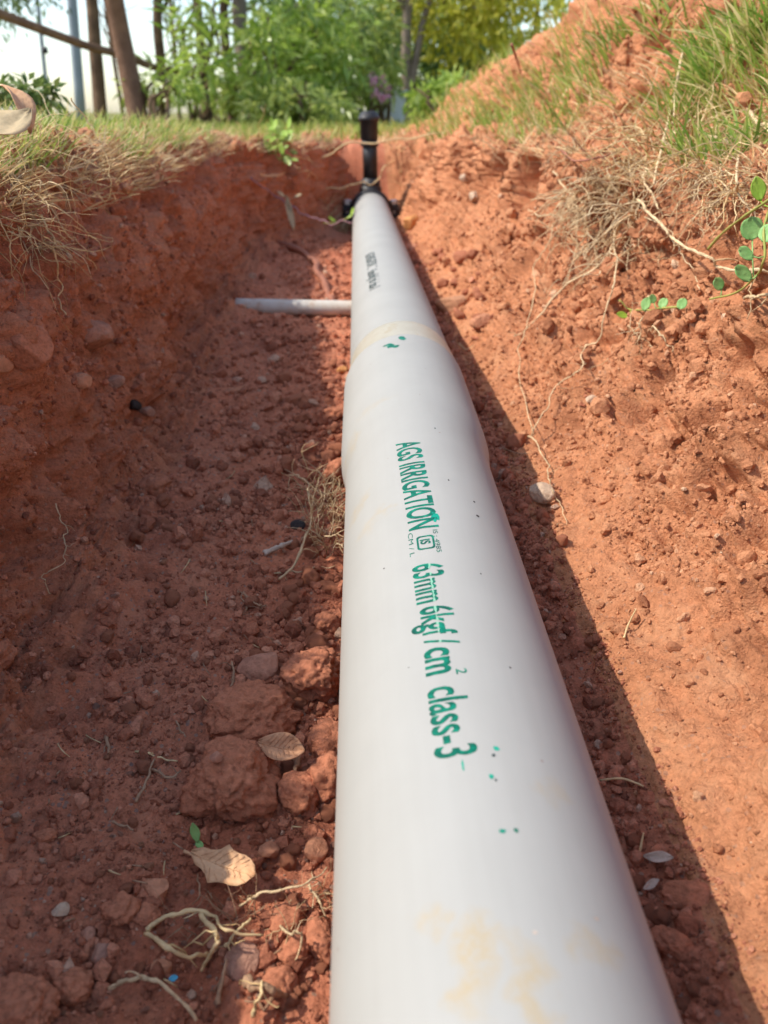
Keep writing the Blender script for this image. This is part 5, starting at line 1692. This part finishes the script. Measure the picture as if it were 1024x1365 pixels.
# shrubs
def shrub(name, label, spots, y, n, L, W, mat, seed, stems=6, cat='shrub', group=None, flowers=0, droop=.3):
    """spots: clumps as (px, py, radius in metres)"""
    cs = [(*px_at(px, py, y + random.uniform(-.2, .2)), r) for px, py, r in spots]
    bx = float(np.mean([c_[0] for c_ in cs]))
    root = empty(name, (bx, y, GZ)); tag(root, label, cat, group)
    v, f = leaf_cloud(cs, n, L, W, seed, droop)
    v[:, 2] = np.maximum(v[:, 2], GZ + .005)
    under(root, fast_mesh('foliage', v, f, mat, False))
    b = MB()
    rr_ = random.Random(seed)
    for k in range(stems):
        c_ = cs[k % len(cs)]
        q_ = limb_path((bx + rr_.uniform(-.08, .08), y + rr_.uniform(-.05, .05), GZ - .01), np.array(c_[:3]) + np.array([rr_.uniform(-.1, .1), 0, c_[3] * .5]), .03, seed + k, 10, .04)
        b.add(*tube(q_, np.linspace(.013, .004, 10), 6))
    if stems:
        under(root, b.build('stems', M['bark']))
    if flowers:
        v, f = leaf_cloud([(c_[0], c_[1] - c_[3] * .5, c_[2], c_[3] * .8) for c_ in cs], flowers, .04, .035, seed + 1)
        under(root, fast_mesh('blossom', v, f, M['petal'], False))
    return root


shrub('long_leaved_bush', 'bright long leaved bush between the thin trunks on the left', [(262, 40, .10), (250, 20, .10), (276, 70, .10), (262, 95, .10), (240, 60, .08), (268, 8, .1), (225, 95, .09), (290, 110, .1)], 4.4, 230, .17, .020, M['leaf_bright'], 1, droop=.2)
shrub('green_shrub', 'bright green shrub right of the rough grey trunk', [(345, 90, .2), (370, 60, .2), (390, 100, .2), (360, 130, .15), (352, 40, .10)], 4.6, 900, .10, .026, M['leaf_bright'], 2)
shrub('green_shrub', 'tall bright green shrub behind the left end of the lawn', [(420, 60, .22), (440, 30, .22), (410, 100, .22), (450, 90, .2), (400, 20, .2), (430, 130, .15), (390, 50, .2)], 5.0, 1250, .11, .026, M['leaf_bright'], 3)
shrub('green_shrub', 'mid green shrub directly behind the black riser', [(470, 110, .2), (490, 70, .22), (460, 140, .16), (500, 105, .16), (480, 30, .22), (440, 150, .13)], 5.4, 1250, .11, .03, M['leaf_mid'], 4)
shrub('green_shrub', 'low mid green shrub at the lawn edge left of the riser', [(395, 140, .13), (420, 150, .11), (370, 145, .12), (445, 150, .10), (350, 150, .1)], 4.3, 1500, .075, .02, M['leaf_mid'], 5)
shrub('flowering_shrub', 'pink flowering shrub beside the bright white wall', [(504, 112, .06), (508, 124, .05), (500, 104, .05)], 5.0, 260, .05, .02, M['leaf_mid'], 6, flowers=70)
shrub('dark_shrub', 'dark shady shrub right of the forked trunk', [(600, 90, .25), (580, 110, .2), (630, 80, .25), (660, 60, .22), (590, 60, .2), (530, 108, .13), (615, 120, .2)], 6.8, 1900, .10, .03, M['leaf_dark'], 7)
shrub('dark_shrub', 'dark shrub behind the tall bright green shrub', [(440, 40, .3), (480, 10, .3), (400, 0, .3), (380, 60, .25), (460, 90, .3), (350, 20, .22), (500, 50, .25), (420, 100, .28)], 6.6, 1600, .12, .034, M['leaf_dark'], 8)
shrub('green_shrub', 'pale green shrub behind the far right rim', [(600, 130, .14), (580, 135, .12), (625, 125, .12), (560, 130, .08)], 4.4, 900, .07, .024, M['leaf_bright'], 9)
shrub('green_shrub', 'mid green shrub behind the forked trunk', [(520, 40, .28), (550, 70, .26), (570, 30, .28), (510, 80, .2), (600, 10, .3), (540, 0, .3)], 7.2, 1300, .10, .03, M['leaf_mid'], 10)
shrub('green_shrub', 'thin green shrub at the foot of the thickest leaning trunk', [(200, 115, .07), (225, 120, .07), (175, 120, .06), (245, 118, .08)], 3.8, 420, .06, .014, M['leaf_bright'], 11)
shrub('green_shrub', 'green undergrowth shrub below the rough grey trunk', [(310, 125, .10), (290, 130, .09), (330, 115, .10)], 4.9, 420, .08, .022, M['leaf_mid'], 12)
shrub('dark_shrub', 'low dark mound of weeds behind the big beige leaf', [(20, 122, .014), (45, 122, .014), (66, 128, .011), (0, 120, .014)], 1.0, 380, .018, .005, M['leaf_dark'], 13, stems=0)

# far trees that close the view
for k in range(15):
    X = -5.5 + k * 1.15 + random.uniform(-.3, .3)
    Y = random.uniform(10.5, 13)
    if X < -1.1:
        continue
    root = empty('background_tree', (X, Y, GZ))
    hgt = random.uniform(2.2, 3.2)
    tag(root, 'blurred leafy tree in the far row behind the shrubs', 'tree', 'far row of trees')
    b = MB(); b.add(*tube(limb_path((X, Y, GZ - .03), (X + .1, Y, hgt * .7), 0, k, 10, .05), np.linspace(.07, .03, 10), 8)); under(root, b.build('trunk', M['bark']))
    cs = [(X + random.gauss(0, .38), Y + random.gauss(0, .3), GZ + hgt * random.uniform(.15, .95), random.uniform(.28, .5)) for _ in range(11)]
    v, f = leaf_cloud(cs, 650, .17, .075, 200 + k); v[:, 2] = np.maximum(v[:, 2], GZ)
    under(root, fast_mesh('crown', v, f, [M['leaf_mid'], M['leaf_bright'], M['leaf_yellow'], M['leaf_mid']][k % 4], False))

# white wall glimpsed behind the flowers
c_ = px_at(521, 130, 5.6)
b = MB()
x0, x1, z0, z1, y0, y1 = c_[0] - .09, c_[0] + .09, GZ - .05, c_[2] + .02, 5.6, 5.72
b.add([(x, y, z) for z in (z0, z1) for x, y in ((x0, y0), (x1, y0), (x1, y1), (x0, y1))], [(0, 3, 2, 1), (4, 5, 6, 7), (0, 1, 5, 4), (1, 2, 6, 5), (2, 3, 7, 6), (3, 0, 4, 7)])
ww = b.build('white_pillar', M['white_wall'], None, False)
tag(ww, 'short white masonry pillar glimpsed behind the pink flowers', 'pillar')
b = MB()
b.add([(x, y, z) for z in (z1 + .003, z1 + .022) for x, y in ((x0 - .015, y0 - .015), (x1 + .015, y0 - .015), (x1 + .015, y1 + .015), (x0 - .015, y1 + .015))], [(0, 3, 2, 1), (4, 5, 6, 7), (0, 1, 5, 4), (1, 2, 6, 5), (2, 3, 7, 6), (3, 0, 4, 7)])
b.build('pillar_cap', M['white_wall'], ww, False)
